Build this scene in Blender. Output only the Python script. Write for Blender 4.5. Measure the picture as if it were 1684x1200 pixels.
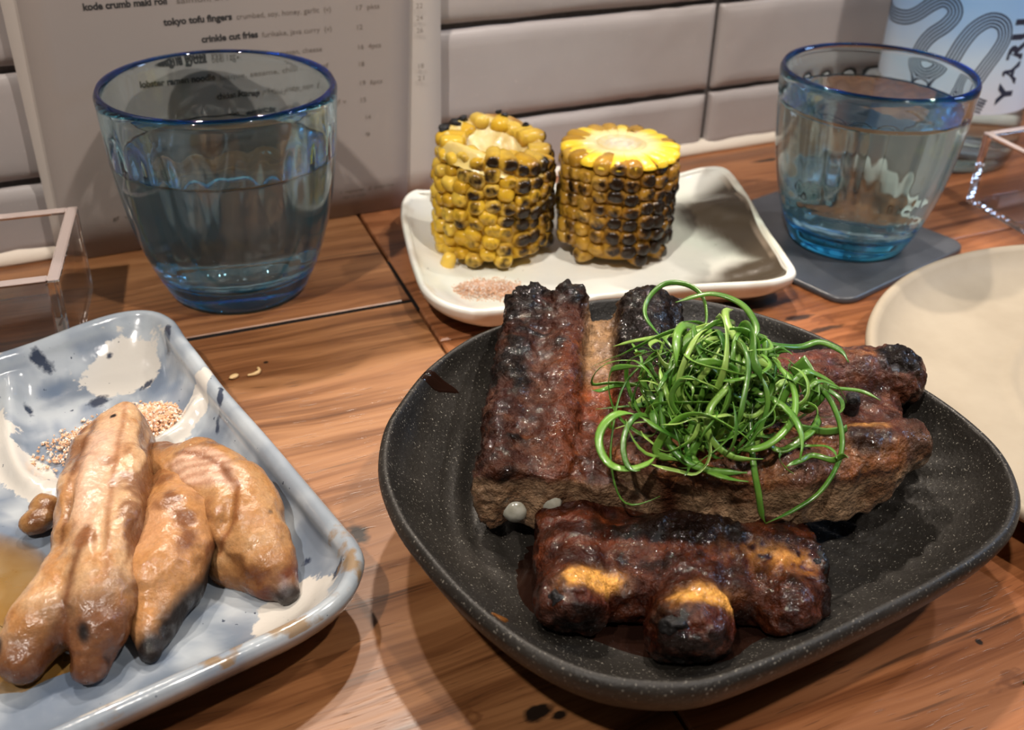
import bpy, math, random
import numpy as np
from mathutils import Matrix, Vector

for o in list(bpy.data.objects):
    bpy.data.objects.remove(o)
SC = bpy.context.scene
COL = SC.collection
rng = np.random.default_rng(7)
random.seed(7)

# ------------------------------------------------------------------ camera
cam = bpy.data.cameras.new('camera')
cam.sensor_width = 36.0
cam.lens = 1800.0 / 1684.0 * 36.0
cam.clip_start = 0.01
cam_o = bpy.data.objects.new('camera', cam)
COL.objects.link(cam_o)
_pitch, _roll, _yaw, _h = math.radians(31.65), math.radians(1.8), math.radians(26.66), 0.2113
_f = np.array([0, math.cos(_pitch), -math.sin(_pitch)])
_rt = np.array([1.0, 0, 0])
_up = np.cross(_rt, _f)
_R = math.cos(_roll) * _rt + math.sin(_roll) * _up
_U = -math.sin(_roll) * _rt + math.cos(_roll) * _up
_c, _s = math.cos(-_yaw), math.sin(-_yaw)
_M = np.array([[_c, -_s, 0], [_s, _c, 0], [0, 0, 1]])
_R, _U, _f = _M @ _R, _M @ _U, _M @ _f
cam_o.matrix_world = Matrix(((_R[0], _U[0], -_f[0], 0), (_R[1], _U[1], -_f[1], 0),
                             (_R[2], _U[2], -_f[2], _h), (0, 0, 0, 1)))
cam.dof.use_dof = True
cam.dof.focus_distance = 0.312
cam.dof.aperture_fstop = 18.5
SC.camera = cam_o

# ------------------------------------------------------------------ world, lights, exposure
w = bpy.data.worlds.new('world')
SC.world = w
w.use_nodes = True
_bg = w.node_tree.nodes['Background']
_bg.inputs['Color'].default_value = (1.0, 0.88, 0.78, 1)
_bg.inputs['Strength'].default_value = 0.15


def lamp(name, loc, target, power, size, color, spread=180):
    l = bpy.data.lights.new(name, 'AREA')
    l.shape = 'DISK'
    l.size = size
    l.energy = power
    l.color = color
    l.spread = math.radians(spread)
    l.cycles.is_caustics_light = True
    o = bpy.data.objects.new(name, l)
    COL.objects.link(o)
    o.location = loc
    o.rotation_euler = (Vector(target) - Vector(loc)).to_track_quat('-Z', 'Y').to_euler()
    return o


WARM = (1.0, 0.87, 0.74)
MID = (1.0, 0.92, 0.84)
# ceiling downlights of the room: a row beyond the low wall and a row behind the diner
lamp('ceiling_lamp', (0.62, 1.25, 1.75), (0.26, 0.50, 0), 3.6, 0.07, WARM, 42)
lamp('ceiling_lamp', (0.02, 1.20, 1.75), (0.18, 0.50, 0), 2.8, 0.07, WARM, 42)
lamp('ceiling_lamp', (-0.75, -0.35, 1.70), (0.20, 0.48, 0), 3.0, 0.07, MID, 42)
lamp('ceiling_lamp', (0.55, -0.55, 1.75), (0.24, 0.48, 0), 2.3, 0.07, MID, 42)
lamp('ceiling_lamp', (1.45, 0.25, 1.75), (0.25, 0.46, 0), 1.6, 0.07, MID, 46)
lamp('sign_lamp', (1.15, 0.08, 0.58), (0.42, 0.38, 0.06), 4.2, 0.22, (0.42, 0.64, 1.0))

SC.view_settings.view_transform = 'Standard'
SC.view_settings.look = 'None'
SC.view_settings.gamma = 1.0
SC.view_settings.use_curve_mapping = False
SC.view_settings.exposure = -0.95
SC.cycles.max_bounces = 40
SC.cycles.transmission_bounces = 36
SC.cycles.glossy_bounces = 24
SC.cycles.transparent_max_bounces = 12
SC.cycles.use_denoising = True


# ------------------------------------------------------------------ numeric helpers
def vnoise(P, seed=0):
    """trilinear value noise in -1..1 for an (n,3) array"""
    P = np.asarray(P, np.float64)
    i = np.floor(P).astype(np.int64)
    f = P - i
    u = f * f * (3 - 2 * f)

    def h(ix, iy, iz):
        n = (ix * 374761393 + iy * 668265263 + iz * 2147483647 + seed * 974711) & 0xFFFFFFFF
        n = ((n ^ (n >> 13)) * 1274126177) & 0xFFFFFFFF
        n = (n ^ (n >> 16)) & 0xFFFFFFFF
        return n / 2147483647.5 - 1.0
    x, y, z = i[:, 0], i[:, 1], i[:, 2]
    ux, uy, uz = u[:, 0], u[:, 1], u[:, 2]
    r = 0
    for dz, wz in ((0, 1 - uz), (1, uz)):
        for dy, wy in ((0, 1 - uy), (1, uy)):
            r = r + wz * wy * ((1 - ux) * h(x, y + dy, z + dz) + ux * h(x + 1, y + dy, z + dz))
    return r


def fbm(P, scale, octv=3, seed=0):
    """scale = feature size in the units of P"""
    P = np.asarray(P, np.float64) / scale
    a, t, s = 1.0, 0.0, 0.0
    for k in range(octv):
        t = t + a * vnoise(P * (2 ** k) + 17.3 * k, seed + k)
        s += a
        a *= 0.5
    return t / s


def sstep(a, b, x):
    t = np.clip((x - a) / (b - a), 0, 1)
    return t * t * (3 - 2 * t)


def lerp(a, b, t):
    a = np.asarray(a, float)
    b = np.asarray(b, float)
    t = np.asarray(t)
    if t.ndim and (a.ndim == 1 or a.ndim == 2):
        t = t[:, None]
    return a * (1 - t) + b * t


def catmull(pts, n, closed=True):
    """resample a polyline smoothly to n points of even spacing"""
    P = np.asarray(pts, float)
    m = len(P)
    out = []
    segs = m if closed else m - 1
    for i in range(segs):
        if closed:
            a, b, c, d = P[(i - 1) % m], P[i], P[(i + 1) % m], P[(i + 2) % m]
        else:
            a, b, c, d = P[max(i - 1, 0)], P[i], P[i + 1], P[min(i + 2, m - 1)]
        for t in np.linspace(0, 1, 24, endpoint=False):
            out.append(0.5 * (2 * b + (c - a) * t + (2 * a - 5 * b + 4 * c - d) * t * t + (3 * b - a - 3 * c + d) * t ** 3))
    if not closed:
        out.append(P[-1])
    Q = np.array(out)
    if closed:
        Q = np.vstack([Q, Q[:1]])
    L = np.concatenate([[0], np.cumsum(np.linalg.norm(np.diff(Q, axis=0), axis=1))])
    s = np.linspace(0, L[-1], n, endpoint=not closed)
    return np.stack([np.interp(s, L, Q[:, k]) for k in range(Q.shape[1])], 1)


def vert_normals(V, F):
    F = np.asarray(F)
    if F.shape[1] == 4:
        n = np.cross(V[F[:, 2]] - V[F[:, 0]], V[F[:, 3]] - V[F[:, 1]])
    else:
        n = np.cross(V[F[:, 1]] - V[F[:, 0]], V[F[:, 2]] - V[F[:, 0]])
    N = np.zeros_like(V)
    for k in range(F.shape[1]):
        np.add.at(N, F[:, k], n)
    return N / np.maximum(np.linalg.norm(N, axis=1, keepdims=True), 1e-12)


# ------------------------------------------------------------------ objects
ORG = {}


def empty(name, loc):
    o = bpy.data.objects.new(name, None)
    o.empty_display_size = 0.01
    COL.objects.link(o)
    o.location = loc
    ORG[o.name] = np.array(loc, float)
    return o


def tag(o, label=None, cat=None, group=None, kind=None):
    if label:
        o['label'] = label
    if cat:
        o['category'] = cat
    if group:
        o['group'] = group
    if kind:
        o['kind'] = kind
    return o


def mesh_data(name, V, F, mat, smooth=True, cols=None):
    me = bpy.data.meshes.new(name)
    if isinstance(F, np.ndarray):
        F = F.tolist()
    me.from_pydata(np.asarray(V).tolist(), [], F)
    me.materials.append(mat)
    me.polygons.foreach_set('use_smooth', [smooth] * len(me.polygons))
    if cols:
        for k, arr in cols.items():
            if arr.ndim == 2:
                a = me.attributes.new(k, 'FLOAT_COLOR', 'POINT')
                a.data.foreach_set('color', np.hstack([arr, np.ones((len(arr), 1))]).astype(np.float32).ravel())
            else:
                a = me.attributes.new(k, 'FLOAT', 'POINT')
                a.data.foreach_set('value', arr.astype(np.float32))
    me.update()
    return me


def mk(name, V, F, mat, parent=None, org=None, smooth=True, cols=None):
    """V in world metres; the object sits at org (or at its parent's origin)"""
    V = np.asarray(V, float)
    base = ORG[parent.name] if parent is not None else (np.array(org, float) if org is not None else np.zeros(3))
    o = bpy.data.objects.new(name, mesh_data(name, V - base, F, mat, smooth, cols))
    COL.objects.link(o)
    if parent is not None:
        o.parent = parent
        ORG[o.name] = base
    else:
        o.location = base
        ORG[o.name] = base
    return o


def grid_faces(nr, nc, wrap=True, off=0):
    """quads over nr rings of nc points"""
    f = []
    for i in range(nr - 1):
        for j in range(nc if wrap else nc - 1):
            a = off + i * nc + j
            b = off + i * nc + (j + 1) % nc
            f.append((a, b, b + nc, a + nc))
    return f


def lathe(profile, n, radial=None):
    """profile of (r, z); radial(theta, i, r, z) may alter r"""
    th = np.linspace(0, 2 * np.pi, n, endpoint=False)
    V, idx = [], []
    rows = []
    for i, (r, z) in enumerate(profile):
        if r < 1e-7:
            rows.append([len(V)])
            V.append((0, 0, z))
        else:
            rr = radial(th, i, r, z) if radial else np.full(n, r)
            rows.append(list(range(len(V), len(V) + n)))
            V += [(a * math.cos(t), a * math.sin(t), z) for a, t in zip(rr, th)]
    F = []
    for a, b in zip(rows[:-1], rows[1:]):
        for j in range(n):
            k = (j + 1) % n
            if len(a) == 1 and len(b) == 1:
                continue
            if len(a) == 1:
                F.append((a[0], b[k], b[j]))
            elif len(b) == 1:
                F.append((a[j], a[k], b[0]))
            else:
                F.append((a[j], a[k], b[k], b[j]))
    return np.array(V), F


def dense(profile, n):
    return catmull(np.array(profile, float), n, closed=False)


def rbox(x0, x1, y0, y1, z0, z1, b):
    """a box with chamfered edges: 24 vertices"""
    V, F = [], []
    c = np.array([(x0 + x1) / 2, (y0 + y1) / 2, (z0 + z1) / 2])
    h = np.array([x1 - x0, y1 - y0, z1 - z0]) / 2
    ids = {}
    for sx in (-1, 1):
        for sy in (-1, 1):
            for sz in (-1, 1):
                s = np.array([sx, sy, sz])
                for ax in range(3):
                    p = h - b
                    p = p.copy()
                    p[ax] = h[ax]
                    ids[(sx, sy, sz, ax)] = len(V)
                    V.append(c + s * p)
    def g(s, ax):
        return ids[(s[0], s[1], s[2], ax)]
    for ax in range(3):
        a1, a2 = (ax + 1) % 3, (ax + 2) % 3
        for s in (-1, 1):
            q = []
            for t1, t2 in ((-1, -1), (1, -1), (1, 1), (-1, 1)):
                v = [0, 0, 0]
                v[ax], v[a1], v[a2] = s, t1, t2
                q.append(g(v, ax))
            F.append(tuple(q if s > 0 else q[::-1]))
        for t1 in (-1, 1):
            for t2 in (-1, 1):
                v0, v1 = [0, 0, 0], [0, 0, 0]
                v0[a1] = v1[a1] = t1
                v0[a2] = v1[a2] = t2
                v0[ax], v1[ax] = -1, 1
                q = [g(v0, a1), g(v1, a1), g(v1, a2), g(v0, a2)]
                F.append(tuple(q if t1 * t2 < 0 else q[::-1]))
    for sx in (-1, 1):
        for sy in (-1, 1):
            for sz in (-1, 1):
                q = [g((sx, sy, sz), 0), g((sx, sy, sz), 1), g((sx, sy, sz), 2)]
                F.append(tuple(q if sx * sy * sz > 0 else q[::-1]))
    return np.array(V), F


def merge(parts):
    V, F, n = [], [], 0
    for v, f in parts:
        V.append(np.asarray(v, float))
        F += [tuple(i + n for i in q) for q in f]
        n += len(v)
    return np.vstack(V), F


def tube(path, rad, sides=6, flat=1.0, twist=0.0, cap=True, up=(0, 0, 1)):
    """swept tube along path (n,3); rad scalar or (n,); flat squeezes the second axis"""
    P = np.asarray(path, float)
    n = len(P)
    rad = np.broadcast_to(np.asarray(rad, float), (n,))
    T = np.gradient(P, axis=0)
    T /= np.maximum(np.linalg.norm(T, axis=1, keepdims=True), 1e-12)
    a = np.cross(T[0], up)
    if np.linalg.norm(a) < 1e-3:
        a = np.cross(T[0], (1, 0, 0))
    a /= np.linalg.norm(a)
    V = []
    for i in range(n):
        a = a - T[i] * (a @ T[i])
        a /= np.linalg.norm(a)
        b = np.cross(T[i], a)
        tw = twist * i / n
        A = a * math.cos(tw) + b * math.sin(tw)
        B = -a * math.sin(tw) + b * math.cos(tw)
        for k in range(sides):
            t = 2 * math.pi * k / sides
            V.append(P[i] + rad[i] * (math.cos(t) * A + flat * math.sin(t) * B))
    F = grid_faces(n, sides)
    if cap:
        F.append(tuple(range(sides))[::-1])
        F.append(tuple(range((n - 1) * sides, n * sides)))
    return np.array(V), F


# ------------------------------------------------------------------ implicit surfaces
def seg_chain(P, pts, radii, k=3.0, sc=(1, 1, 1)):
    """smooth union of round cones along a chain; sc stretches space about the chain"""
    sc = np.array(sc, float)
    P = P / sc
    pts = np.asarray(pts, float) / sc
    d = None
    for a, b, ra, rb in zip(pts[:-1], pts[1:], radii[:-1], radii[1:]):
        ab = b - a
        t = np.clip(((P - a) @ ab) / max(ab @ ab, 1e-9), 0, 1)
        e = np.linalg.norm(P - a - t[:, None] * ab, axis=1) - (ra + (rb - ra) * t)
        d = e if d is None else smin(d, e, k * 0.4)
    return d * sc.min()


def ball(P, c, r, sc=(1, 1, 1)):
    sc = np.array(sc, float)
    return (np.linalg.norm((P - np.array(c, float)) / sc, axis=1) - r) * sc.min()


def sbox(P, lo, hi, r):
    lo, hi = np.array(lo, float), np.array(hi, float)
    q = np.abs(P - (lo + hi) / 2) - ((hi - lo) / 2 - r)
    return np.linalg.norm(np.maximum(q, 0), axis=1) + np.minimum(q.max(1), 0) - r


def smin(a, b, k):
    h = np.clip(0.5 + 0.5 * (b - a) / k, 0, 1)
    return b * (1 - h) + a * h - k * h * (1 - h)


def smax(a, b, k):
    return -smin(-a, -b, k)


def surface_nets(fn, lo, hi, h):
    lo, hi = np.array(lo, float), np.array(hi, float)
    n = np.ceil((hi - lo) / h).astype(int) + 1
    ax = [lo[i] + h * np.arange(n[i]) for i in range(3)]
    G = np.stack(np.meshgrid(*ax, indexing='ij'), -1).reshape(-1, 3)
    D = np.empty(len(G))
    for i in range(0, len(G), 300000):
        D[i:i + 300000] = fn(G[i:i + 300000])
    D = D.reshape(n)
    D[0], D[-1], D[:, 0], D[:, -1], D[:, :, 0], D[:, :, -1] = (np.maximum(x, 0.1) for x in (D[0], D[-1], D[:, 0], D[:, -1], D[:, :, 0], D[:, :, -1]))
    S = D < 0
    offs = [(i, j, k) for i in (0, 1) for j in (0, 1) for k in (0, 1)]
    sl = lambda A, o: A[o[0]:n[0] - 1 + o[0], o[1]:n[1] - 1 + o[1], o[2]:n[2] - 1 + o[2]]
    cnt = sum(sl(S, o).astype(np.int8) for o in offs)
    act = (cnt > 0) & (cnt < 8)
    ids = np.full(act.shape, -1, int)
    ids[act] = np.arange(act.sum())
    cell = np.argwhere(act)
    vals = np.stack([sl(D, o)[act] for o in offs], 1)
    pos = np.zeros((len(cell), 3))
    num = np.zeros(len(cell))
    for a in range(8):
        for b in range(a + 1, 8):
            oa, ob = np.array(offs[a]), np.array(offs[b])
            if np.abs(oa - ob).sum() != 1:
                continue
            m = (vals[:, a] < 0) != (vals[:, b] < 0)
            t = np.where(m, vals[:, a] / np.where(m, vals[:, a] - vals[:, b], 1), 0)
            p = oa + t[:, None] * (ob - oa)
            pos += np.where(m[:, None], p, 0)
            num += m
    V = lo + h * (cell + pos / num[:, None])
    F = []
    for axn in range(3):
        o1, o2 = (axn + 1) % 3, (axn + 2) % 3
        d = [0, 0, 0]
        d[axn] = 1
        A = S[:n[0] - d[0], :n[1] - d[1], :n[2] - d[2]]
        B = S[d[0]:, d[1]:, d[2]:]
        e = np.argwhere(A != B)
        e = e[(e[:, o1] > 0) & (e[:, o2] > 0) & (e[:, o1] < n[o1] - 1) & (e[:, o2] < n[o2] - 1)]
        sgn = A[e[:, 0], e[:, 1], e[:, 2]]
        def cid(a1, a2):
            c = e.copy()
            c[:, o1] += a1
            c[:, o2] += a2
            return ids[c[:, 0], c[:, 1], c[:, 2]]
        q = np.stack([cid(-1, -1), cid(0, -1), cid(0, 0), cid(-1, 0)], 1)
        q = np.where(sgn[:, None], q, q[:, ::-1])
        F.append(q)
    F = np.vstack(F)
    F = F[(F >= 0).all(1)]
    return V, F


# ------------------------------------------------------------------ materials
class Mat:
    def __init__(self, name):
        self.m = bpy.data.materials.new(name)
        self.m.use_nodes = True
        self.t = self.m.node_tree
        self.t.nodes.clear()
        self.out = self.t.nodes.new('ShaderNodeOutputMaterial')

    def n(self, typ, ins=None, **props):
        nd = self.t.nodes.new('ShaderNode' + typ)
        for k, v in props.items():
            setattr(nd, k, v)
        for k, v in (ins or {}).items():
            self.put(nd.inputs[k], v)
        return nd

    def put(self, sock, v):
        if isinstance(v, bpy.types.NodeSocket):
            self.t.links.new(v, sock)
        elif isinstance(v, (tuple, list)) and len(v) == 3 and sock.type == 'RGBA':
            sock.default_value = (*v, 1)
        else:
            sock.default_value = v

    def coord(self, obj=None):
        nd = self.n('TexCoord')
        if obj is not None:
            nd.object = obj
        return nd.outputs['Object']

    def mapping(self, vec, scale=(1, 1, 1), loc=(0, 0, 0), rot=(0, 0, 0)):
        return self.n('Mapping', {'Vector': vec, 'Scale': scale, 'Location': loc, 'Rotation': rot}).outputs[0]

    def noise(self, vec, scale, detail=3.0, rough=0.5, dist=0.0):
        return self.n('TexNoise', {'Vector': vec, 'Scale': scale, 'Detail': detail, 'Roughness': rough, 'Distortion': dist}).outputs[0]

    def voro(self, vec, scale, feature='F1', out=0):
        return self.n('TexVoronoi', {'Vector': vec, 'Scale': scale}, feature=feature).outputs[out]

    def ramp(self, fac, stops, interp='LINEAR'):
        nd = self.n('ValToRGB', {'Fac': fac})
        cr = nd.color_ramp
        cr.interpolation = interp
        while len(cr.elements) > 1:
            cr.elements.remove(cr.elements[-1])
        for i, (p, c) in enumerate(stops):
            e = cr.elements[0] if i == 0 else cr.elements.new(p)
            e.position = p
            e.color = (*c, 1) if isinstance(c, (tuple, list)) else (c, c, c, 1)
        return nd.outputs[0]

    def mix(self, fac, a, b, mode='MIX'):
        nd = self.n('Mix', data_type='RGBA', blend_type=mode)
        for i, v in ((0, fac), (6, a), (7, b)):
            self.put(nd.inputs[i], v)
        return nd.outputs[2]

    def math(self, op, a, b=0.0, c=None, clamp=False):
        nd = self.n('Math', operation=op, use_clamp=clamp)
        self.put(nd.inputs[0], a)
        self.put(nd.inputs[1], b)
        if c is not None:
            self.put(nd.inputs[2], c)
        return nd.outputs[0]

    def attr(self, name, out='Color'):
        return self.n('Attribute', attribute_name=name).outputs[out]

    def bump(self, height, strength=0.3, dist=0.001, normal=None):
        d = {'Height': height, 'Strength': strength, 'Distance': dist}
        if normal is not None:
            d['Normal'] = normal
        return self.n('Bump', d).outputs[0]

    def bsdf(self, **k):
        names = {'color': 'Base Color', 'rough': 'Roughness', 'metal': 'Metallic', 'ior': 'IOR', 'trans': 'Transmission Weight',
                 'coat': 'Coat Weight', 'coat_rough': 'Coat Roughness', 'sss': 'Subsurface Weight', 'sss_r': 'Subsurface Radius',
                 'sss_s': 'Subsurface Scale', 'normal': 'Normal', 'spec': 'Specular IOR Level', 'sheen': 'Sheen Weight',
                 'alpha': 'Alpha', 'coat_normal': 'Coat Normal'}
        nd = self.n('BsdfPrincipled', {names[a]: v for a, v in k.items()})
        self.t.links.new(nd.outputs[0], self.out.inputs[0])
        return self.m


def plain(name, color, rough=0.5, **k):
    return Mat(name).bsdf(color=color, rough=rough, **k)


# wood ---------------------------------------------------------------
def wood_mat(name, tint, off, knots):
    b = Mat(name)
    co = b.coord()
    v = b.mapping(co, loc=off)
    warp = b.noise(b.mapping(v, scale=(7, 22, 1)), 1.0, 2.0)
    wv = b.n('VectorMath', {0: v, 1: b.n('CombineXYZ', {'Y': b.math('MULTIPLY', warp, 0.03)}).outputs[0]}, operation='ADD').outputs[0]
    g1 = b.noise(b.mapping(wv, scale=(7, 130, 20)), 1.0, 4.0, 0.6)
    g2 = b.noise(b.mapping(wv, scale=(18, 520, 20)), 1.0, 3.0, 0.6)
    g3 = b.noise(b.mapping(v, scale=(5, 14, 1)), 1.0, 2.0)
    fac = b.math('ADD', b.math('MULTIPLY', g1, 0.75), b.math('MULTIPLY', g2, 0.25))
    base = b.ramp(fac, [(0.30, (0.085, 0.036, 0.018)), (0.42, (0.235, 0.112, 0.056)), (0.53, (0.38, 0.200, 0.106)), (0.70, (0.50, 0.285, 0.160))])
    base = b.mix(b.ramp(g3, [(0.38, 0.0), (0.68, 1.0)]), base, b.mix(1.0, base, (0.80, 0.70, 0.64), 'MULTIPLY'))
    streak = b.ramp(b.noise(b.mapping(wv, scale=(9, 210, 9), loc=(3, 1, 0)), 1.0, 2.0), [(0.655, 0.0), (0.72, 1.0)])
    base = b.mix(b.math('MULTIPLY', streak, 0.75), base, (0.045, 0.022, 0.012))
    pores = b.ramp(b.noise(b.mapping(wv, scale=(110, 1500, 9)), 1.0, 1.0), [(0.66, 0.0), (0.74, 1.0)])
    base = b.mix(b.math('MULTIPLY', pores, 0.45), base, (0.07, 0.03, 0.015))
    for (kx, ky, ra, rb, dark) in [(a - 0.145, c_ - 0.25, d_, e_, f_) for a, c_, d_, e_, f_ in knots]:
        q = b.mapping(b.n('VectorMath', {0: co, 1: (-kx, -ky, 0)}, operation='ADD').outputs[0], scale=(1 / ra, 1 / rb, 0))
        ln = b.n('VectorMath', {0: q}, operation='LENGTH').outputs['Value']
        dn = b.math('ADD', ln, b.math('MULTIPLY', b.math('SUBTRACT', b.noise(b.mapping(co, scale=(130, 260, 1)), 1.0, 3.0), 0.5), 1.5))
        rings = b.math('SINE', b.math('MULTIPLY', dn, 7.0))
        base = b.mix(b.math('MULTIPLY', b.ramp(dn, [(0.6, 1.0), (2.6, 0.0)]), b.ramp(rings, [(0.0, 0.0), (1.0, 0.55)])), base, (0.13, 0.05, 0.022))
        base = b.mix(b.ramp(dn, [(0.55, dark), (0.95, 0.0)]), base, (0.016, 0.010, 0.008))
    base = b.mix(1.0, base, (tint[0], tint[1] * .985, tint[2] * .94), 'MULTIPLY')
    h = b.math('SUBTRACT', fac, b.math('MULTIPLY', pores, 0.4))
    rough = b.ramp(g1, [(0.3, 0.30), (0.7, 0.42)])
    return b.bsdf(color=base, rough=rough, normal=b.bump(h, 0.22, 0.0006), spec=0.5)


def ceramic_attr(name, rough=0.15, bumps=0.15, coat=0.6, speck=None, spec=0.5):
    b = Mat(name)
    c = b.attr('Col')
    co = b.coord()
    if speck:
        sz, lo, hi, col, amt = speck
        d = b.noise(co, sz, 2.0, 0.7)
        c = b.mix(b.math('MULTIPLY', b.ramp(d, [(lo, 0.0), (hi, 1.0)]), amt), c, col)
    return b.bsdf(color=c, rough=rough, coat=coat, coat_rough=0.08, spec=spec,
                  normal=b.bump(b.noise(co, 130, 3.0), bumps, 0.001))


def glass_mat(name, tint, density, vol, ior=1.5, rough=0.0):
    b = Mat(name)
    g = b.n('BsdfPrincipled', {'Base Color': (*tint, 1), 'Roughness': rough, 'IOR': ior, 'Transmission Weight': 1.0})
    b.t.links.new(g.outputs[0], b.out.inputs[0])
    if density:
        v = b.n('VolumeAbsorption', {'Color': (*vol, 1), 'Density': density})
        b.t.links.new(v.outputs[0], b.out.inputs[1])
    return b.m


# ------------------------------------------------------------------ table
TABLE_Z = 0.0
ANG = -0.035        # planks run almost along the wall
def tb(x, y):       # table frame: seam at x=0.145
    return (x - 0.145, y)

table = empty('dining_table', (0.145, 0.25, -0.03))
tag(table, 'wooden plank table top with dark cracks between boards under all the dishes', 'table')
knots_L = [(0.0715, 0.2400, 0.0040, 0.0058, 1.0), (0.072, 0.3435, 0.0012, 0.0010, 1.0), (0.104, 0.293, 0.0011, 0.0009, 0.9),
           (0.075, 0.165, 0.004, 0.006, 0.0), (0.052, 0.150, 0.012, 0.0016, 0.5)]
knots_L += [(0.0900, 0.1590, 0.0050, 0.0026, 1.0), (0.0945, 0.1560, 0.0030, 0.0018, 1.0)]
knots_R = [(0.2071, 0.1316, 0.0012, 0.0015, 1.0), (0.372, 0.441, 0.012, 0.0022, 1.0), (0.2765, 0.2935, 0.0085, 0.0024, 0.9), (0.2790, 0.2820, 0.0100, 0.0022, 0.85), (0.2700, 0.3080, 0.016, 0.0050, 0.8), (0.2850, 0.2880, 0.016, 0.008, 0.0),
           (0.205, 0.118, 0.012, 0.006, 0.0)]
WL1 = wood_mat('wood_left_back', (0.76, 0.67, 0.54), (0.3, 0.7, 0), knots_L)
WL2 = wood_mat('wood_left_front', (0.76, 0.66, 0.51), (1.3, 0.21, 0), knots_L)
WR1 = wood_mat('wood_right_back', (0.86, 0.68, 0.55), (2.6, 1.9, 0), knots_R)
WR2 = wood_mat('wood_right_front', (0.90, 0.69, 0.52), (4.1, 0.36, 0), knots_R)


def plank(poly, mat, z1=0.0, th=0.022, b=0.0007):
    """bevelled board over a convex outline (counter-clockwise, metres)"""
    P = np.array(poly, float)
    c = P.mean(0)
    n = len(P)
    inn = []
    for i in range(n):
        a, p, q = P[i - 1], P[i], P[(i + 1) % n]
        e1 = (p - a) / np.linalg.norm(p - a)
        e2 = (q - p) / np.linalg.norm(q - p)
        n1, n2 = np.array([-e1[1], e1[0]]), np.array([-e2[1], e2[0]])
        inn.append(p + (n1 + n2) * b / (1 + n1 @ n2))
    inn = np.array(inn)
    V = [(x, y, z1) for x, y in inn] + [(x, y, z1 - b) for x, y in P] + [(x, y, z1 - th) for x, y in P]
    F = [tuple(range(n))]
    for i in range(n):
        j = (i + 1) % n
        F.append((i, n + i, n + j, j))
        F.append((n + i, 2 * n + i, 2 * n + j, n + j))
    F.append(tuple(range(2 * n, 3 * n))[::-1])
    return mk('plank', V, F, mat, table, smooth=False)


def seam(y, g=0.0):          # x of the butt seam at a given y
    return 0.1452 - 0.080 * (0.449 - y) + g


YW = 0.4650
G = 0.0005
plank([(-0.60, 0.3990 + 0.0011), (seam(0.3685) - G, 0.3685), (seam(YW) - G, YW), (-0.60, YW)], WL1)
plank([(-0.60, 0.160), (seam(0.125) - G, 0.125), (seam(0.3665) - G, 0.3665), (-0.60, 0.3965)], WL2)
plank([(-0.60, -0.20), (seam(-0.20) - G, -0.20), (seam(0.125) - G, 0.1240), (-0.60, 0.1590)], WL1)
plank([(seam(0.3335) + G, 0.3335), (1.10, 0.305), (1.10, YW), (seam(YW) + G, YW)], WR1)
plank([(seam(0.075) + G, 0.075), (1.10, 0.045), (1.10, 0.3038), (seam(0.3322) + G, 0.3322)], WR2)
plank([(seam(-0.20) + G, -0.20), (1.10, -0.20), (1.10, 0.0440), (seam(0.074) + G, 0.0740)], WR1)
_v, _f2 = rbox(-0.60, 1.10, -0.20, 0.465, -0.040, -0.0205, 0.001)
mk('underboard', _v, _f2, plain('underboard_dark', (0.02, 0.012, 0.008), 0.8), table, smooth=False)
_v, _f2 = rbox(-0.60, 0.15, 0.36, 0.405, -0.018, -0.0004, 0.0002)
tag(mk('joint_filler', _v, _f2, plain('filler_dark', (0.012, 0.010, 0.009), 0.95, spec=0.05), table, smooth=False), 'black filler in the wide crack between two boards')

# ------------------------------------------------------------------ wall of tiles
WALLY = 0.4655
grout = Mat('grout')
grout_m = grout.bsdf(color=grout.ramp(grout.noise(grout.coord(), 400, 3), [(0.3, (0.075, 0.066, 0.064)), (0.7, (0.115, 0.103, 0.10))]), rough=0.9)
_v, _f2 = rbox(-0.62, 1.12, WALLY + 0.0022, WALLY + 0.03, -0.02, 0.27, 0.001)
wall = mk('wall_back', _v, _f2, grout_m, org=(0.2, WALLY + 0.015, 0), smooth=False)
tag(wall, kind='structure')


def tile_mat():
    b = Mat('tile_glaze')
    co = b.coord()
    inf = b.n('ObjectInfo').outputs['Random']
    c = b.ramp(inf, [(0.0, (0.385, 0.35, 0.34)), (0.5, (0.415, 0.375, 0.362)), (1.0, (0.44, 0.40, 0.385))])
    c = b.mix(b.ramp(b.noise(co, 28, 3), [(0.35, 0.0), (0.75, 0.5)]), c, (0.36, 0.315, 0.305))
    c = b.mix(b.ramp(b.noise(co, 520, 2), [(0.70, 0.0), (0.76, 0.6)]), c, (0.50, 0.45, 0.43))
    return b.bsdf(color=c, rough=0.30, spec=0.5, normal=b.bump(b.noise(co, 45, 2.0), 0.22, 0.002))


TILE = tile_mat()


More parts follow.
